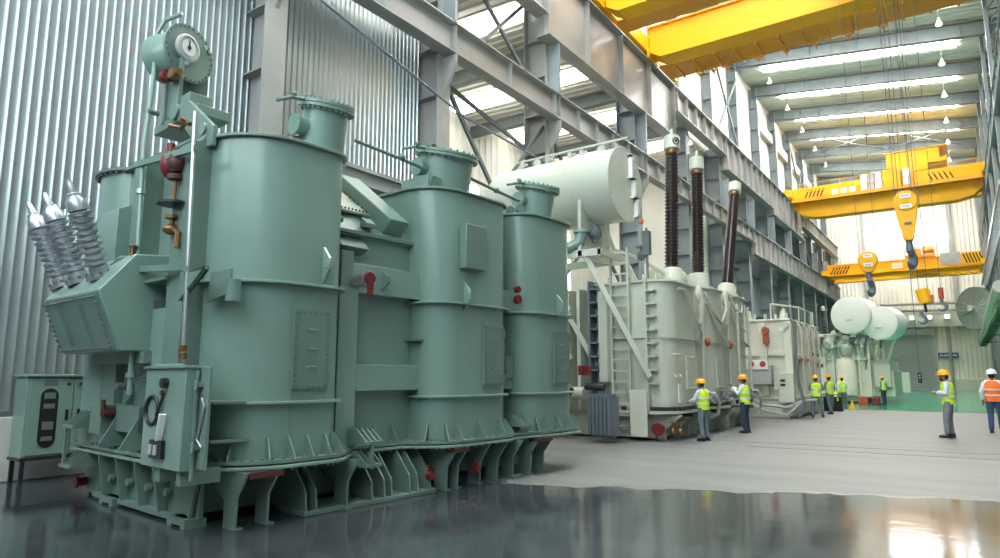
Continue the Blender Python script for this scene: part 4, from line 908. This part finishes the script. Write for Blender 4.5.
# ------------------------------------------------------------------ small cabinet by the left wall
C1 = empty('instrument_cabinet', (-12.72, 5.15, 0), 0, 'green two-door cabinet with oblong windows on black legs by the whitewashed wall', 'cabinet')
L = lambda: MB(Matrix.Translation((12.72, -5.15, 0)))
L().box(-12.97, -12.5, 4.5, 5.85, .42, 1.72).build('body', 'teal', C1, bevel=.01)
L().box(-13.0, -12.44, 4.46, 5.9, 1.72, 1.76).build('roof', 'teal', C1, bevel=.008)
for (x, y) in ((-12.94, 4.54), (-12.55, 4.54), (-12.94, 5.8), (-12.55, 5.8)): L().box(x, x + .05, y - .03, y + .03, 0, .42).build('leg', 'black', C1)
L().box(-12.97, -12.48, 4.48, 5.87, .38, .43).build('base_rail', 'black', C1)
for k in range(2):
    y0 = 4.53 + k * .67; d = L().box(-12.5, -12.475, y0, y0 + .65, .46, 1.69).build('door', 'teal', C1, bevel=.006)
    yc = y0 + .3
    ov = [(yc - .13 + .13 + .13 * math.cos(a), 1.4 + .13 * math.sin(a)) for a in [PI * i / 10 for i in range(11)]] + [(yc + .13 * math.cos(a), .7 + .13 * math.sin(a)) for a in [PI + PI * i / 10 for i in range(11)]]
    L().prism(ov, -12.475, -12.465, 'x').build('window', 'black', d)
    for z, h in ((1.36, .1), (1.2, .08), (.86, .13), (.68, .07)): L().box(-12.468, -12.455, yc - .08, yc + .08, z, z + h).cyl((-12.46, yc - .03, z + h / 2), (-12.45, yc - .03, z + h / 2), .03, 12).build('instrument', 'dsteel', d)
    yh = y0 + (.57 if k == 0 else .08)
    L().box(-12.475, -12.45, yh - .02, yh + .02, 1.0, 1.18).build('handle', 'black', d)
    L().box(-12.475, -12.468, yc - .1, yc + .1, 1.58, 1.67).build('nameplate', 'dsteel', d)
    L().cyl((-12.475, yh, 1.6), (-12.455, yh, 1.6), .025, 10).build('lock', 'black', d)

# ------------------------------------------------------------------ overhead cranes
def carriage(root, x, y0, y1, z0, z1, mat='crane'):
    m = MB().box(x - .32, x + .32, y0, y1, z0 + .12, z1)
    m.build('end_carriage', mat, root, bevel=.03)
    for y in (y0 + .5, y1 - .5): MB().cyl((x - .08, y, z0 + .22), (x + .08, y, z0 + .22), .24, 20).build('wheel', 'dsteel', root)
def hand_rail(root, xa, xb, y, z, h=1.0, step=1.6, mat='crane', n=2):
    m = MB()
    for k in range(n): m.tube([(xa, y, z + h * (k + 1) / n), (xb, y, z + h * (k + 1) / n)], .025, 6)
    x = xa
    while x <= xb + .01: m.tube([(x, y, z), (x, y, z + h)], .025, 6); x += step
    m.build('handrail', mat, root)
K1 = empty('overhead_crane', (0, 0, 0), 0, 'deep yellow twin-girder crane cut off by the top edge, holding the large hook block', 'crane')
def girder(root, y0, y1, xa, xb, zt, zb, mat='crane', under='craned'):
    MB().prism([(xa, zt), (xb, zt), (xb, zb + .5), (xb - 1.2, zb), (xa + .55, zb), (xa, zb + .35)], y0, y1, 'y').box(xa, xb, y0 - .12, y1 + .12, zt, zt + .06).build('girder', mat, root, bevel=.015)
girder(K1, 30.0, 31.2, -11.75, 2.2, 19.1, 17.5)
u = MB().box(-11.7, 2.2, 31.25, 32.9, 17.52, 17.62)
for x in range(-11, 3): u.box(x, x + .1, 31.25, 32.9, 17.42, 17.52)
u.build('walkway', 'craned', K1)
for x in (-10.3, -9.6, -8.9, -7.4, -6.1, -4.8, -3.4, -2.0): MB().bar((x, 32.6, 17.5), (x + .25, 32.6, 17.15), .06).bar((x + .5, 32.6, 17.5), (x + .25, 32.6, 17.15), .06).bar((x + .25, 32.9, 17.15), (x + .25, 31.9, 17.45), .05).build('rail_bracket', 'craned', K1)
MB().bar((-8.0, 32.9, 17.66), (1.8, 32.9, 17.7), .07).build('conductor_rail', 'orange', K1)
girder(K1, 25.0, 26.0, -11.75, 2.2, 19.1, 17.55)
MB().box(-11.7, 2.2, 26.05, 27.1, 17.6, 17.7).build('walkway', 'craned', K1)
hand_rail(K1, -11.4, 2.0, 30.05, 19.15, 1.05)
hand_rail(K1, -11.4, 2.0, 27.05, 17.7, 1.05)
carriage(K1, -12.15, 23.4, 34.2, 17.8, 18.75); carriage(K1, 2.75, 23.4, 34.2, 17.8, 18.75)
em = MB().box(-11.84, -11.76, 29.9, 31.3, 17.6, 19.3)
for k in range(7): em.bolts([(-11.76, 29.95, 17.75 + k * .22)], (1, 0, 0), .04, .06)
em.build('end_plate', 'crane', K1)
tr = MB().box(-3.2, .2, 24.9, 31.3, 19.2, 19.5).box(-2.6, -.6, 26.5, 29.6, 19.5, 20.4).cyl((-2.8, 28.2, 19.9), (-.2, 28.2, 19.9), .55, 20); tr.build('trolley', 'craned', K1)

K2 = empty('overhead_crane', (0, 0, 0), 0, 'yellow crane across the middle of the hall with white cabinets on its walkway', 'crane')
MB().prism([(-11.9, 17.55), (2.4, 17.55), (2.4, 16.9), (1.7, 16.3), (.6, 16.05), (-9.9, 16.05), (-11.1, 16.3), (-11.9, 17.1)], 65.0, 66.2, 'y').build('girder', 'crane', K2, bevel=.02)
MB().box(-11.9, 2.4, 64.15, 64.95, 17.5, 17.6).box(-11.9, 2.4, 64.1, 64.16, 17.45, 17.75).build('walkway', 'craned', K2)
MB().box(-11.9, 2.4, 64.95, 65.2, 17.6, 18.95).build('equipment_panel', 'crane', K2, bevel=.015)
MB().prism([(-11.9, 17.55), (2.4, 17.55), (2.4, 17.2), (-11.9, 17.2)], 69.4, 70.4, 'y').box(-11.9, 2.4, 69.3, 70.5, 17.55, 18.9).build('girder', 'crane', K2, bevel=.02)
hand_rail(K2, -11.8, 2.3, 64.15, 17.6, 1.5, 2.0, n=2)
for xs in ([-10.9 + .32 * k for k in range(5)], [-.9 + .36 * k for k in range(5)]):
    s = 1 if xs[0] < -5 else -1
    for x in xs: MB().bar((x, 64.93, 17.85), (x + .35 * s, 64.93, 18.65), .11, .04, up=(0, 1, 0)).build('vent_slot', 'black', K2)
for x in (-8.6, -7.9, -7.2): MB().box(x, x + .48, 64.88, 64.96, 17.95, 18.45).build('nameplate', 'white', K2)
for x, w_, m_ in ((-6.2, .5, 'white'), (-5.62, .45, 'grey'), (-5.1, .5, 'white'), (-3.0, .55, 'white')): MB().box(x, x + w_, 64.2, 64.8, 17.7, 19.2).build('electrical_cabinet', m_, K2, bevel=.02)
MB().box(-4.5, -3.2, 64.3, 64.9, 17.8, 19.3).build('equipment_box', 'crane', K2, bevel=.02)
t = MB().prism([(-4.2, 19.6), (.2, 19.6), (.2, 20.1), (-.3, 19.9), (-.3, 20.9), (-4.2, 20.9)], 65.2, 69.6, 'y').box(-4.3, .3, 65.1, 69.7, 20.9, 21.0).box(-3.6, -1.2, 65.0, 69.8, 19.0, 19.6); t.build('trolley', 'crane', K2, bevel=.03)
MB().ell((-2.2, 66, 20.95), (.35, .35, .3)).build('trolley_motor', 'dsteel', K2)
carriage(K2, -12.15, 63.6, 71.4, 17.8, 18.6); carriage(K2, 2.7, 63.6, 71.4, 17.8, 18.6)
for x in (-11.6, 2.0): MB().box(x - .2, x + .2, 64.8, 65.0, 16.9, 17.8).build('buffer', 'craned', K2)

K3 = empty('overhead_crane', (0, 0, 0), 0, 'farthest yellow crane, low on the end wall under the bright window band', 'crane')
MB().box(-11.9, 2.2, 82.0, 83.0, 12.75, 13.95).box(-11.9, 2.2, 81.85, 83.1, 13.95, 14.02).build('girder', 'crane', K3, bevel=.02)
MB().prism([(-11.9, 12.7), (2.2, 12.7), (2.0, 12.3), (-11.4, 12.3)], 81.6, 82.0, 'y').box(-11.9, 2.2, 81.2, 81.9, 12.68, 12.76).build('walkway', 'crane', K3)
MB().box(-11.9, 2.2, 86.2, 87.2, 12.5, 13.95).build('girder', 'crane', K3)
for k in range(6): MB().bar((-11.6 + .3 * k, 81.96, 12.95), (-11.2 + .3 * k, 81.96, 13.75), .12, .04, up=(0, 1, 0)).build('vent_slot', 'black', K3)
for k in range(6): MB().bar((.75 + .27 * k, 81.1, 13.95), (1.05 + .27 * k, 81.1, 13.0), .12, .04, up=(0, 1, 0)).build('vent_slot', 'black', K3)
MB().box(.6, 2.25, 81.1, 81.2, 12.8, 14.1).build('equipment_panel', 'crane', K3)
MB().box(-1.2, .55, 81.15, 81.25, 12.95, 14.2).build('grey_panel', 'grey', K3)
MB().box(-5.6, -4.6, 81.9, 82.0, 13.1, 13.7).build('nameplate', 'cream', K3)
t = MB().box(-4.3, -1.6, 81.7, 86.8, 14.05, 14.35).box(-4.0, -2.9, 82.2, 84, 14.35, 15.1).cyl((-2.7, 82, 14.8), (-1.7, 82, 14.8), .35, 16); t.build('trolley', 'craned', K3)
hand_rail(K3, -4.3, -1.6, 81.7, 14.35, .8, .9, mat='dsteel'); hand_rail(K3, -11.8, 2.1, 81.25, 12.76, 1.1, 1.5)
MB().tube([(-3.4 + .45 * k, 81.6, 12.2 - .35 * (k % 2)) for k in range(13)], .03, 6).build('festoon_cable', 'black', K3)
carriage(K3, -12.1, 80.6, 88.2, 12.6, 13.3); carriage(K3, 2.45, 80.6, 88.2, 12.6, 13.3)
for y in (84,): struct(beam(60, 91.9, 12.5, 11.2, xw=2.75, fw=.5), 'runway_beam_right', 'steel')

# hook blocks hanging on their ropes
def hook_mesh(c, s, double=False):
    m = MB(); x, y, z = c
    m.cyl((x, y, z), (x, y, z - .35 * s), .11 * s, 14)
    for sg in ((1, -1) if double else (1,)):
        pts = []; r = []
        for k in range(13):
            a = R(90 - 250 * k / 12); pts.append((x + sg * (.26 * s * math.cos(a)) + 0, y, z - .62 * s + .26 * s * math.sin(a))); r.append(s * (.1 + .04 * math.sin(PI * k / 12) - .07 * (k / 12) ** 3))
        m.tube(pts, .1, 10, r)
    return m
def block(label, c, s, ztop, taper=1.9, nrope=4, group=None, ropes=.018, double=False):
    o = empty('hook_block', c, 0, label, 'hook block', group)
    n = Vector((-c[0], -c[1], 0)).normalized(); ang = math.atan2(n.y, n.x) + PI / 2
    T = Matrix.Rotation(ang, 4, 'Z')
    out = [(.42 * s * math.cos(R(a)), .42 * s * math.sin(R(a))) for a in range(0, 181, 12)] + [(-.2 * s, -taper * .72 * s), (-.12 * s, -taper * .8 * s), (.12 * s, -taper * .8 * s), (.2 * s, -taper * .72 * s)]
    MB(T).prism(out, -.22 * s, .22 * s, 'y').build('block_housing', 'crane', o, bevel=.03 * s)
    MB(T).cyl((0, -.26 * s, 0), (0, .26 * s, 0), .38 * s, 28).cyl((0, -.29 * s, 0), (0, .29 * s, 0), .1 * s, 12).build('sheave_cover', 'crane', o, bevel=.02 * s)
    for z in (.2, -.22):
        pl = MB(T).box(-.19 * s, .19 * s, -.285 * s, -.265 * s, z * s - .08 * s, z * s + .08 * s).build('nameplate', 'white', o)
        MB(T).box(-.12 * s, .12 * s, -.292 * s, -.285 * s, z * s - .025 * s, z * s + .03 * s).build('print', 'grey', pl)
    MB(T).box(-.1 * s, .14 * s, -.24 * s, -.22 * s, -.95 * s, -.85 * s).build('slot', 'dsteel', o)
    h = hook_mesh((0, 0, -taper * .8 * s), 1.15 * s, double); T7 = Matrix.Rotation(ang + R(72), 4, 'Z'); h.v = [tuple(T7 @ Vector(p)) for p in h.v]; h.build('hook', 'slate', o)
    offs = [(-.34, -.12), (.34, -.12), (-.22, .12), (.22, .12)][:nrope]
    for dx, dy in offs: MB(T).tube([(dx * s, dy * s, .1), (dx * s, dy * s, ztop - c[2])], ropes, 6).build('rope', 'dsteel', o)
    return o
block('large yellow hook block with a blue-grey hook, held by four ropes in mid-hall', (-1.33, 28.6, 8.2), .96, 19.3, 1.95, double=False)
block('smaller round yellow hook block beside the large one, in front of the far crane', (-2.7, 28.3, 6.05), .82, 19.3, .7, nrope=2, ropes=.012)
ax = empty('hoist_block', (-1.02, 28.6, 4.62), 0, 'small yellow hoist drum hanging low before the end wall', 'hoist')
MB().cyl((-.06, 0, .26), (.04, 0, -.28), .21, 20).cyl((-.1, .0, .12), (.2, .0, .1), .12, 16).build('hoist_body', 'crane', ax, bevel=.02)
MB().box(.2, .28, -.08, .08, -.28, .02).build('limit_switch', 'orange', ax)
MB().tube([(0, 0, -.25), (.02, 0, -.6)], .05, 8).build('hoist_chain', 'black', ax)
h = hook_mesh((-.13, 0, -.55), .5).build('hook', 'slate', ax)
for dx in (-.15, .12): MB().tube([(dx, 0, .1), (dx, 0, 14.65)], .012, 6).build('rope', 'dsteel', ax)
ho = empty('crane_hook', (-.5, 28.6, 4.6), 0, 'single small hook with an orange collar hanging on a thin rope', 'hook')
hook_mesh((0, 0, -.1), .5).build('hook', 'dsteel', ho); MB().cyl((0, 0, -.12), (0, 0, .28), .08, 12).build('collar', 'orange', ho); MB().tube([(0, 0, .25), (0, 0, 14.7)], .012, 6).build('rope', 'dsteel', ho)
pd = empty('control_pendant', (-1.38, 28.6, 1.56), 0, 'crane control pendant hanging on a long cable before the shutter door', 'pendant')
MB().box(-.06, .06, -.05, .05, -.1, .28).build('button_box', 'black', pd, bevel=.02); MB().tube([(0, 0, .25), (-.02, 0, 8), (0, 0, 17.7)], .014, 6).build('cable', 'dsteel', pd)
for k, z in enumerate((0, .09, .18)): MB().cyl((0, -.05, z), (0, -.07, z), .022, 10).build('button', ['red', 'white', 'white'][k], pd)

# pendant lamps under the roof
def make_lamp():
    o = empty('pendant_lamp', (0, 0, 0))
    MB().lathe([(.06, .0), (.1, -.06), (.12, -.18), (.3, -.48), (.31, -.52), (.28, -.52)], (0, 0, 0), n=20).build('lamp_shade', 'white', o)
    MB().lathe([(.26, -.5), (.2, -.53), (.0, -.54)], (0, 0, 0), n=18).build('diffuser', 'lamp', o)
    MB().tube([(0, 0, -.02), (0, 0, 1.0)], .02, 6).build('rod', 'dsteel', o)
    return o
proto = make_lamp()
spots = [((-10.95, 53.7 + 6.5 * k - .5), 0) for k in range(-1, 5)] + [((.42, 53.7 + 6.5 * k), 1) for k in range(-1, 5)]
for i, ((x, y), s) in enumerate(spots):
    o = proto if i == 0 else copy_tree(proto)
    o.location = (x, y, roof_z(x) - 1.05); o.scale = (.72, .72, .9)
    tag(o, ('white bell lamp hanging from the roof near the panelled upper wall' if s == 0 else 'white bell lamp hanging below the far end of a roof skylight'), 'lamp', 'bell lamps along the panelled wall' if s == 0 else 'bell lamps along the laced columns')
for i, (x, y, z) in enumerate(((-15.2, 30.5, 15.6), (-14.6, 24.6, 15.6))):
    o = copy_tree(proto); o.location = (x, y, z - .4); tag(o, ('white bell lamp in the side aisle below the deep girder' if i == 0 else 'white bell lamp in the side aisle close to a grey column'), 'lamp')

# cable reel, cable tray, duct on the far side
cr = empty('cable_reel', (1.3, 84, 8.6), 0, 'big round cable reel with radial spokes high on the end of the far wall', 'cable reel')
ax_ = Vector((-.72, -.69, 0)).normalized()
for s_ in (0, .35):
    m = MB(); a = ax_.cross(Vector((0, 0, 1))); c = -ax_ * s_
    n = 40; vs = [c + ax_ * .25]
    for k in range(n):
        t = 2 * PI * k / n; vs.append(c + (a * math.cos(t) + Vector((0, 0, 1)) * math.sin(t)) * 2.15 + ax_ * (.07 if k % 2 else -.07))
    m.add([tuple(v) for v in vs], [(0, 1 + k, 1 + (k + 1) % n) for k in range(n)])
    m.lathe([(2.1, -.09), (2.22, -.09), (2.22, .09), (2.1, .09)], c, ax_, 40)
    m.build('reel_disc', 'reel', cr, ang=5)
MB().cyl(ax_ * .1, ax_ * .6, .32, 20).build('hub', 'cream', cr); MB().cyl((0, 0, 0), (2.9, .0, .1), .14, 12).build('shaft', 'grey', cr)
tr = MB(); xa, xb, z0 = 2.05, 2.5, 10.6
tr.box(xa - .06, xa, 38, 81.5, z0, z0 + .25).box(xb, xb + .06, 38, 81.5, z0, z0 + .25)
for k in range(72): tr.box(xa, xb, 38.2 + k * .6, 38.34 + k * .6, z0, z0 + .06)
tag(tr.build('cable_tray', 'galv'), 'ladder-like cable tray running along the laced columns', 'cable tray')
du = MB().tube([(1.5, 35, 5.5), (1.55, 84, 5.15)], .27, 20); do = du.build('ventilation_duct', 'drum'); tag(do, 'white round duct on a green bracket frame along the far wall', 'duct')
g = MB().box(1.35, 1.45, 36, 83, 4.6, 4.7).box(1.85, 1.95, 36, 83, 4.6, 4.7)
for k in range(40): g.bar((1.4, 36 + k * 1.2, 4.65), (1.9, 36.6 + k * 1.2, 4.65), .08).bar((1.4, 36 + k * 1.2, 4.65), (1.4, 36.6 + k * 1.2, 5.0), .07)
for y in (45.5, 58.5, 71.5): g.box(1.4, 2.7, y - .08, y + .08, 4.5, 4.62)
g.build('duct_frame', paint('green_frame_paint', (.07, .16, .08), .5), do)

# end wall sign and floodlights, clutter on the green floor
sg = tag(MB().box(-2.45, -.5, 91.75, 91.9, 3.68, 4.28).build('wall_sign', 'sign', bevel=.01), 'blue sign with a white line of writing beside the shutter door', 'sign')
for k, w_ in enumerate((.16, .12, .18, .14, .16, .1, .18, .14)): MB().box(-2.28 + k * .21, -2.28 + k * .21 + w_, 91.73, 91.75, 3.88, 4.08).build('letter_block', 'white', sg)
for k, x in enumerate((-6.2, -4.6, -2.9, -1.2, .35)):
    o = empty('floodlight', (x, 91.1, 8.35), 0, 'square white floodlight in the row on the beam above the shutter door', 'floodlight', 'floodlights above the door')
    MB().prism([(-.3, -.3), (.3, -.4), (.3, .35), (-.3, .3)], -.3, .3, 'x').build('lamp_housing', 'white', o, bevel=.03); MB().box(-.22, .22, -.32, -.3, -.22, .22).build('diffuser', 'lamp', o)
bx = tag(MB().box(-5.3, -4.8, 44.2, 44.7, .012, .5).build('crate', 'orange', bevel=.02), 'orange-red box on the green floor beside the drum transformer', 'box')
bx = tag(MB().box(-4.6, -4.2, 44.2, 44.7, .012, .45).build('crate', 'red', bevel=.02), 'dark red box on the green floor beside the drum transformer', 'box')
cn = tag(MB().box(-.18, .18, -.18, .18, 0, .03).lathe([(.14, .03), (.03, .42), (.0, .43)], (0, 0, 0), n=18).build('traffic_cone', 'crane'), 'small yellow-orange cone at the edge of the green floor', 'cone'); cn.location = (-4.95, 38.9, .012)
tb = empty('tool_box', (-5.45, 36.4, 0), 0, 'black tool chest with yellow clips at the corner of the box transformer', 'tool box')
MB().box(-.4, .4, -.3, .3, 0, .62).build('chest', 'black', tb, bevel=.03); MB().box(-.42, .42, -.32, .32, .62, .7).build('lid', 'black', tb, bevel=.02)
for x in (-.25, .2): MB().box(x, x + .08, -.33, -.3, .5, .66).build('clip', 'vest', tb)
MB().tube([(-.2, 0, .7), (-.2, 0, .8), (.2, 0, .8), (.2, 0, .7)], .02, 6).build('handle', 'dsteel', tb)
# ------------------------------------------------------------------ people
def remeshed(mb, name, mat, vox, parent=None, smooth=2):
    me = mb.mesh(name); o = bpy.data.objects.new(name, me); COL.objects.link(o)
    r = o.modifiers.new('r', 'REMESH'); r.mode = 'VOXEL'; r.voxel_size = vox
    s = o.modifiers.new('s', 'SMOOTH'); s.iterations = smooth; s.factor = .5
    dg = bpy.context.evaluated_depsgraph_get(); dg.update()
    m2 = bpy.data.meshes.new_from_object(o.evaluated_get(dg)); o.modifiers.clear(); o.data = m2; bpy.data.meshes.remove(me)
    m2.materials.clear(); m2.materials.append(M[mat]); m2.polygons.foreach_set('use_smooth', [True] * len(m2.polygons))
    o.name = name; m2.name = name
    if parent: o.parent = parent
    return o
def V(*a): return Vector(a)
STAND = dict(hip=V(0, 0, .93), kneeL=V(-.11, .02, .5), footL=V(-.12, -.03, .08), kneeR=V(.11, .02, .5), footR=V(.12, -.01, .08), chest=V(0, .0, 1.3), neck=V(0, 0, 1.47), head=V(0, .03, 1.61),
             elbL=V(-.25, -.03, 1.14), handL=V(-.25, .06, .9), elbR=V(.25, -.03, 1.14), handR=V(.25, .06, .9))
def person(label, loc, rz, s=1.0, pose=None, helmet='helmet', vest='vest', shirt='shirt', trousers='trouser', beard=False, vox=.013, phone=False, grp=None):
    P = dict(STAND); P.update({k: V(*v) for k, v in (pose or {}).items()})
    hip, ch, nk, hd = P['hip'], P['chest'], P['neck'], P['head']
    ax = (nk - hip).normalized(); sh = nk - ax * .06
    side = V(1, 0, 0)
    HL, HR = hip + V(-.1, 0, -.03), hip + V(.1, 0, -.03); SL, SR = sh - side * .175, sh + side * .175
    hf = V(0, 1, 0)     # head looks along +Y
    b = MB()
    def limb(m, pts, rad, n=10): m.tube(pts, .05, n, rad)
    def mid(a, c, t): return a + (c - a) * t
    for h, k, f in ((HL, P['kneeL'], P['footL']), (HR, P['kneeR'], P['footR'])):
        limb(b, [h, mid(h, k, .5), k, mid(k, f, .35), f], [.08, .072, .052, .05, .036])
        b.ell(f + V(0, .07, -.03), (.04, .12, .035))
    limb(b, [hip - ax * .06, hip, mid(hip, ch, .5), ch, sh], [.12, .13, .12, .135, .1], 14)
    b.ell(mid(hip, ch, .8), (.15, .1, .17)); limb(b, [SL, sh, SR], [.055, .08, .055]); limb(b, [sh, nk, mid(nk, hd, .5)], [.06, .055, .054])
    for S_, e, h, sg in ((SL, P['elbL'], P['handL'], -1), (SR, P['elbR'], P['handR'], 1)):
        limb(b, [S_, mid(S_, e, .5), e, mid(e, h, .4), h], [.05, .047, .037, .036, .025])
        d = (h - e).normalized(); lat = d.cross(V(0, 0, 1)); lat = lat.normalized() if lat.length > .2 else V(1, 0, 0); dn = lat.cross(d).normalized() * -1
        pc = h + d * .05; limb(b, [h, pc, h + d * .09], [.025, .033, .03])
        for q, ln in ((-1.5, .055), (-.5, .07), (.5, .075), (1.5, .065)):
            r0 = h + d * .085 + lat * q * .017; limb(b, [r0, r0 + d * ln * .55 + dn * .006, r0 + d * ln + dn * .028], [.010, .009, .0075], 6)
        t0 = h + d * .03 - lat * sg * .025; limb(b, [t0, t0 + d * .035 - lat * sg * .025 + dn * .01, t0 + d * .065 - lat * sg * .03 + dn * .02], [.013, .011, .009], 6)
    b.ell(hd, (.077, .095, .115), 16, 12); b.ell(hd + V(0, .035, -.06), (.056, .06, .055)); b.tube([hd + V(0, .088, .02), hd + V(0, .108, -.02), hd + V(0, .09, -.028)], .014, 8)
    for sx in (-1, 1): b.ell(hd + V(sx * .08, -.005, -.01), (.014, .022, .033))
    b.ell(hd + V(0, .085, -.062), (.026, .012, .008))
    root = remeshed(b, 'person', 'skin', vox); root.location = loc; root.rotation_euler = (0, 0, rz); root.scale = (s, s, s)
    tag(root, label, 'person', grp)
    for sx in (-1, 1): MB().ell(hd + V(sx * .03, .084, .012), (.012, .008, .008)).build('eye', 'black', root)
    # hair, helmet
    hm = MB().ell(hd + V(0, -.022, .01), (.084, .088, .11), 16, 10); hm.build('hair', 'hair', root)
    if beard: MB().ell(hd + V(0, .055, -.075), (.06, .055, .05), 14, 8).build('beard', 'hair', root)
    he = MB(); c = hd + V(0, .0, .045); prof = [(.128, 0), (.126, .03), (.118, .07), (.098, .105), (.06, .13), (.0, .138)]
    rings = [[c + V(r_ * math.cos(2 * PI * j / 22), 1.14 * r_ * math.sin(2 * PI * j / 22), z) for j in range(22)] for r_, z in [(max(a, .002), q) for a, q in prof]]
    he.loft(rings); he.loft([[c + V((r_ * math.cos(2 * PI * j / 22)), 1.14 * r_ * math.sin(2 * PI * j / 22) + (.045 if math.sin(2 * PI * j / 22) > .3 else 0) * (r_ > .13), z) for j in range(22)] for r_, z in ((.12, .0), (.142, -.004), (.142, .006), (.12, .012))])
    he.tube([c + V(0, -.13, .03), c + V(0, -.08, .115), c + V(0, 0, .148), c + V(0, .08, .118)], .014, 8)
    he.build('helmet', helmet, root)
    # clothes
    t = MB()
    for h, k, f in ((HL, P['kneeL'], P['footL']), (HR, P['kneeR'], P['footR'])): limb(t, [h + V(0, 0, .05), mid(h, k, .45), k, mid(k, f, .4), f + (k - f).normalized() * .03], [.105, .1, .078, .072, .066])
    t.ell(hip + V(0, 0, .0), (.165, .125, .13)); remeshed(t, 'trousers', trousers, vox * 1.15, root)
    m = MB(); limb(m, [hip + ax * .02, mid(hip, ch, .5), ch, sh - ax * .02], [.145, .14, .15, .12], 14); m.ell(mid(hip, ch, .75), (.175, .12, .2)); limb(m, [SL, sh, SR], [.07, .085, .07])
    limb(m, [sh - ax * .02, nk + V(0, .0, -.005)], [.08, .066])
    for S_, e, h in ((SL, P['elbL'], P['handL']), (SR, P['elbR'], P['handR'])): limb(m, [S_, mid(S_, e, .5), e, mid(e, h, .45), mid(e, h, .88)], [.072, .066, .056, .052, .042])
    remeshed(m, 'shirt', shirt, vox * 1.1, root)
    # vest: shell of ellipses along the spine
    def ring(p, rx, ry, n=28): return [p + side * rx * math.cos(2 * PI * j / n) + side.cross(ax) * -ry * math.sin(2 * PI * j / n) for j in range(n)]
    sec = [(-.05, .19, .16), (.08, .192, .158), (.22, .198, .158), (.36, .212, .16), (.44, .205, .148), (.5, .165, .125), (.535, .1, .098)]
    L = (nk - hip).length / .54
    MB().loft([ring(hip + ax * q * L, rx, ry) for q, rx, ry in sec]).build('vest', vest, root, ang=70)
    for q in (.1, .26):
        MB().loft([ring(hip + ax * (q + dq) * L, .2 + .02 * (q > .2) + e, .165 + e) for dq, e in ((0, 0), (.0, .004), (.05, .004), (.05, 0))]).build('reflective_band', 'band', root, ang=70)
    for f, k in ((P['footL'], P['kneeL']), (P['footR'], P['kneeR'])):
        m = MB().ell(f + V(0, .06, -.035), (.052, .145, .042), 14, 8).ell(f + V(0, -.02, .0), (.05, .06, .065), 12, 8).box(f.x - .047, f.x + .047, f.y - .08, f.y + .19, f.z - .08, f.z - .055)
        m.build('shoe', 'boot', root)
    if phone:
        p = P['handR'] + V(-.06, .1, .04); MB().box(p.x - .035, p.x + .035, p.y - .006, p.y + .006, p.z - .05, p.z + .09).build('phone', 'black', root)
    return root
person('person in yellow helmet, lime vest and pale blue shirt leaning to the brown-bushing transformer', (-5.9, 18.05, 0), R(72), .93, dict(elbL=(-.26, .12, 1.16), handL=(-.16, .36, 1.1), elbR=(.26, .1, 1.14), handR=(.12, .36, 1.05), head=(0, .06, 1.6)), trousers='trouser')
person('person in yellow helmet and navy trousers raising both hands to the chest by the transformer', (-5.64, 21.2, 0), R(82), .985, dict(elbL=(-.24, .1, 1.18), handL=(-.08, .34, 1.42), elbR=(.24, .1, 1.18), handR=(.06, .36, 1.4)), trousers='navy', shirt='shirtw')
person('person in lime vest seen from behind with legs apart at the box transformer', (-5.2, 30.6, 0), R(8), .98, dict(footL=(-.2, -.03, .08), footR=(.2, .03, .08), kneeL=(-.15, .03, .5), kneeR=(.15, .04, .5), elbL=(-.27, .08, 1.18), handL=(-.16, .3, 1.2), elbR=(.27, .08, 1.18), handR=(.16, .3, 1.2)), trousers='trouser', shirt='shirtg')
person('person in lime vest over a dark grey shirt, turned aside at the box transformer', (-5.15, 33.6, 0), R(55), 1.0, dict(elbL=(-.26, .05, 1.16), handL=(-.2, .3, 1.05), footL=(-.12, -.12, .08), kneeL=(-.11, 0, .5), footR=(.12, .1, .08)), trousers='trouser', shirt='shirtg', vox=.016)
person('person in lime vest crouching on the floor beside the tool chest', (-6.05, 40.6, 0), R(10), 1.0, dict(hip=(0, -.12, .36), kneeL=(-.2, .3, .52), footL=(-.16, .02, .08), kneeR=(.2, .28, .5), footR=(.16, .0, .08), chest=(0, .06, .7), neck=(0, .16, .86), head=(0, .23, .99), elbL=(-.26, .24, .6), handL=(-.12, .45, .5), elbR=(.26, .24, .6), handR=(.12, .45, .5)), trousers='navy', shirt='shirtg', vox=.016)
person('person in lime vest and white sleeves facing away, at the green floor edge', (-5.45, 39.6, 0), R(12), .96, dict(elbL=(-.27, .06, 1.17), handL=(-.18, .3, 1.15), elbR=(.27, .06, 1.17), handR=(.18, .3, 1.15)), trousers='trouser', shirt='shirtw', vox=.016)
person('person in lime vest and dark trousers standing on green floor below the white oil drums', (-4.15, 46.2, .012), R(60), .95, None, trousers='navy', shirt='shirtg', vox=.016)
person('bearded person in yellow helmet, lime vest and grey trousers holding a phone on open floor', (-.47, 22.85, 0), R(88), 1.065, dict(elbL=(-.24, .02, 1.15), handL=(-.1, .26, 1.17), elbR=(.24, .02, 1.15), handR=(.06, .26, 1.19), head=(0, .05, 1.6), footL=(-.1, .08, .08), kneeL=(-.1, .08, .5)), trousers='trouserg', shirt='shirt', beard=True, phone=True)
person('person in white helmet, orange vest and blue jeans, seen from behind', (.64, 25.5, 0), R(-6), 1.08, dict(elbL=(-.28, -.02, 1.15), handL=(-.27, .08, .9)), helmet='helmetw', vest='vesto', trousers='jeans', shirt='shirtw')
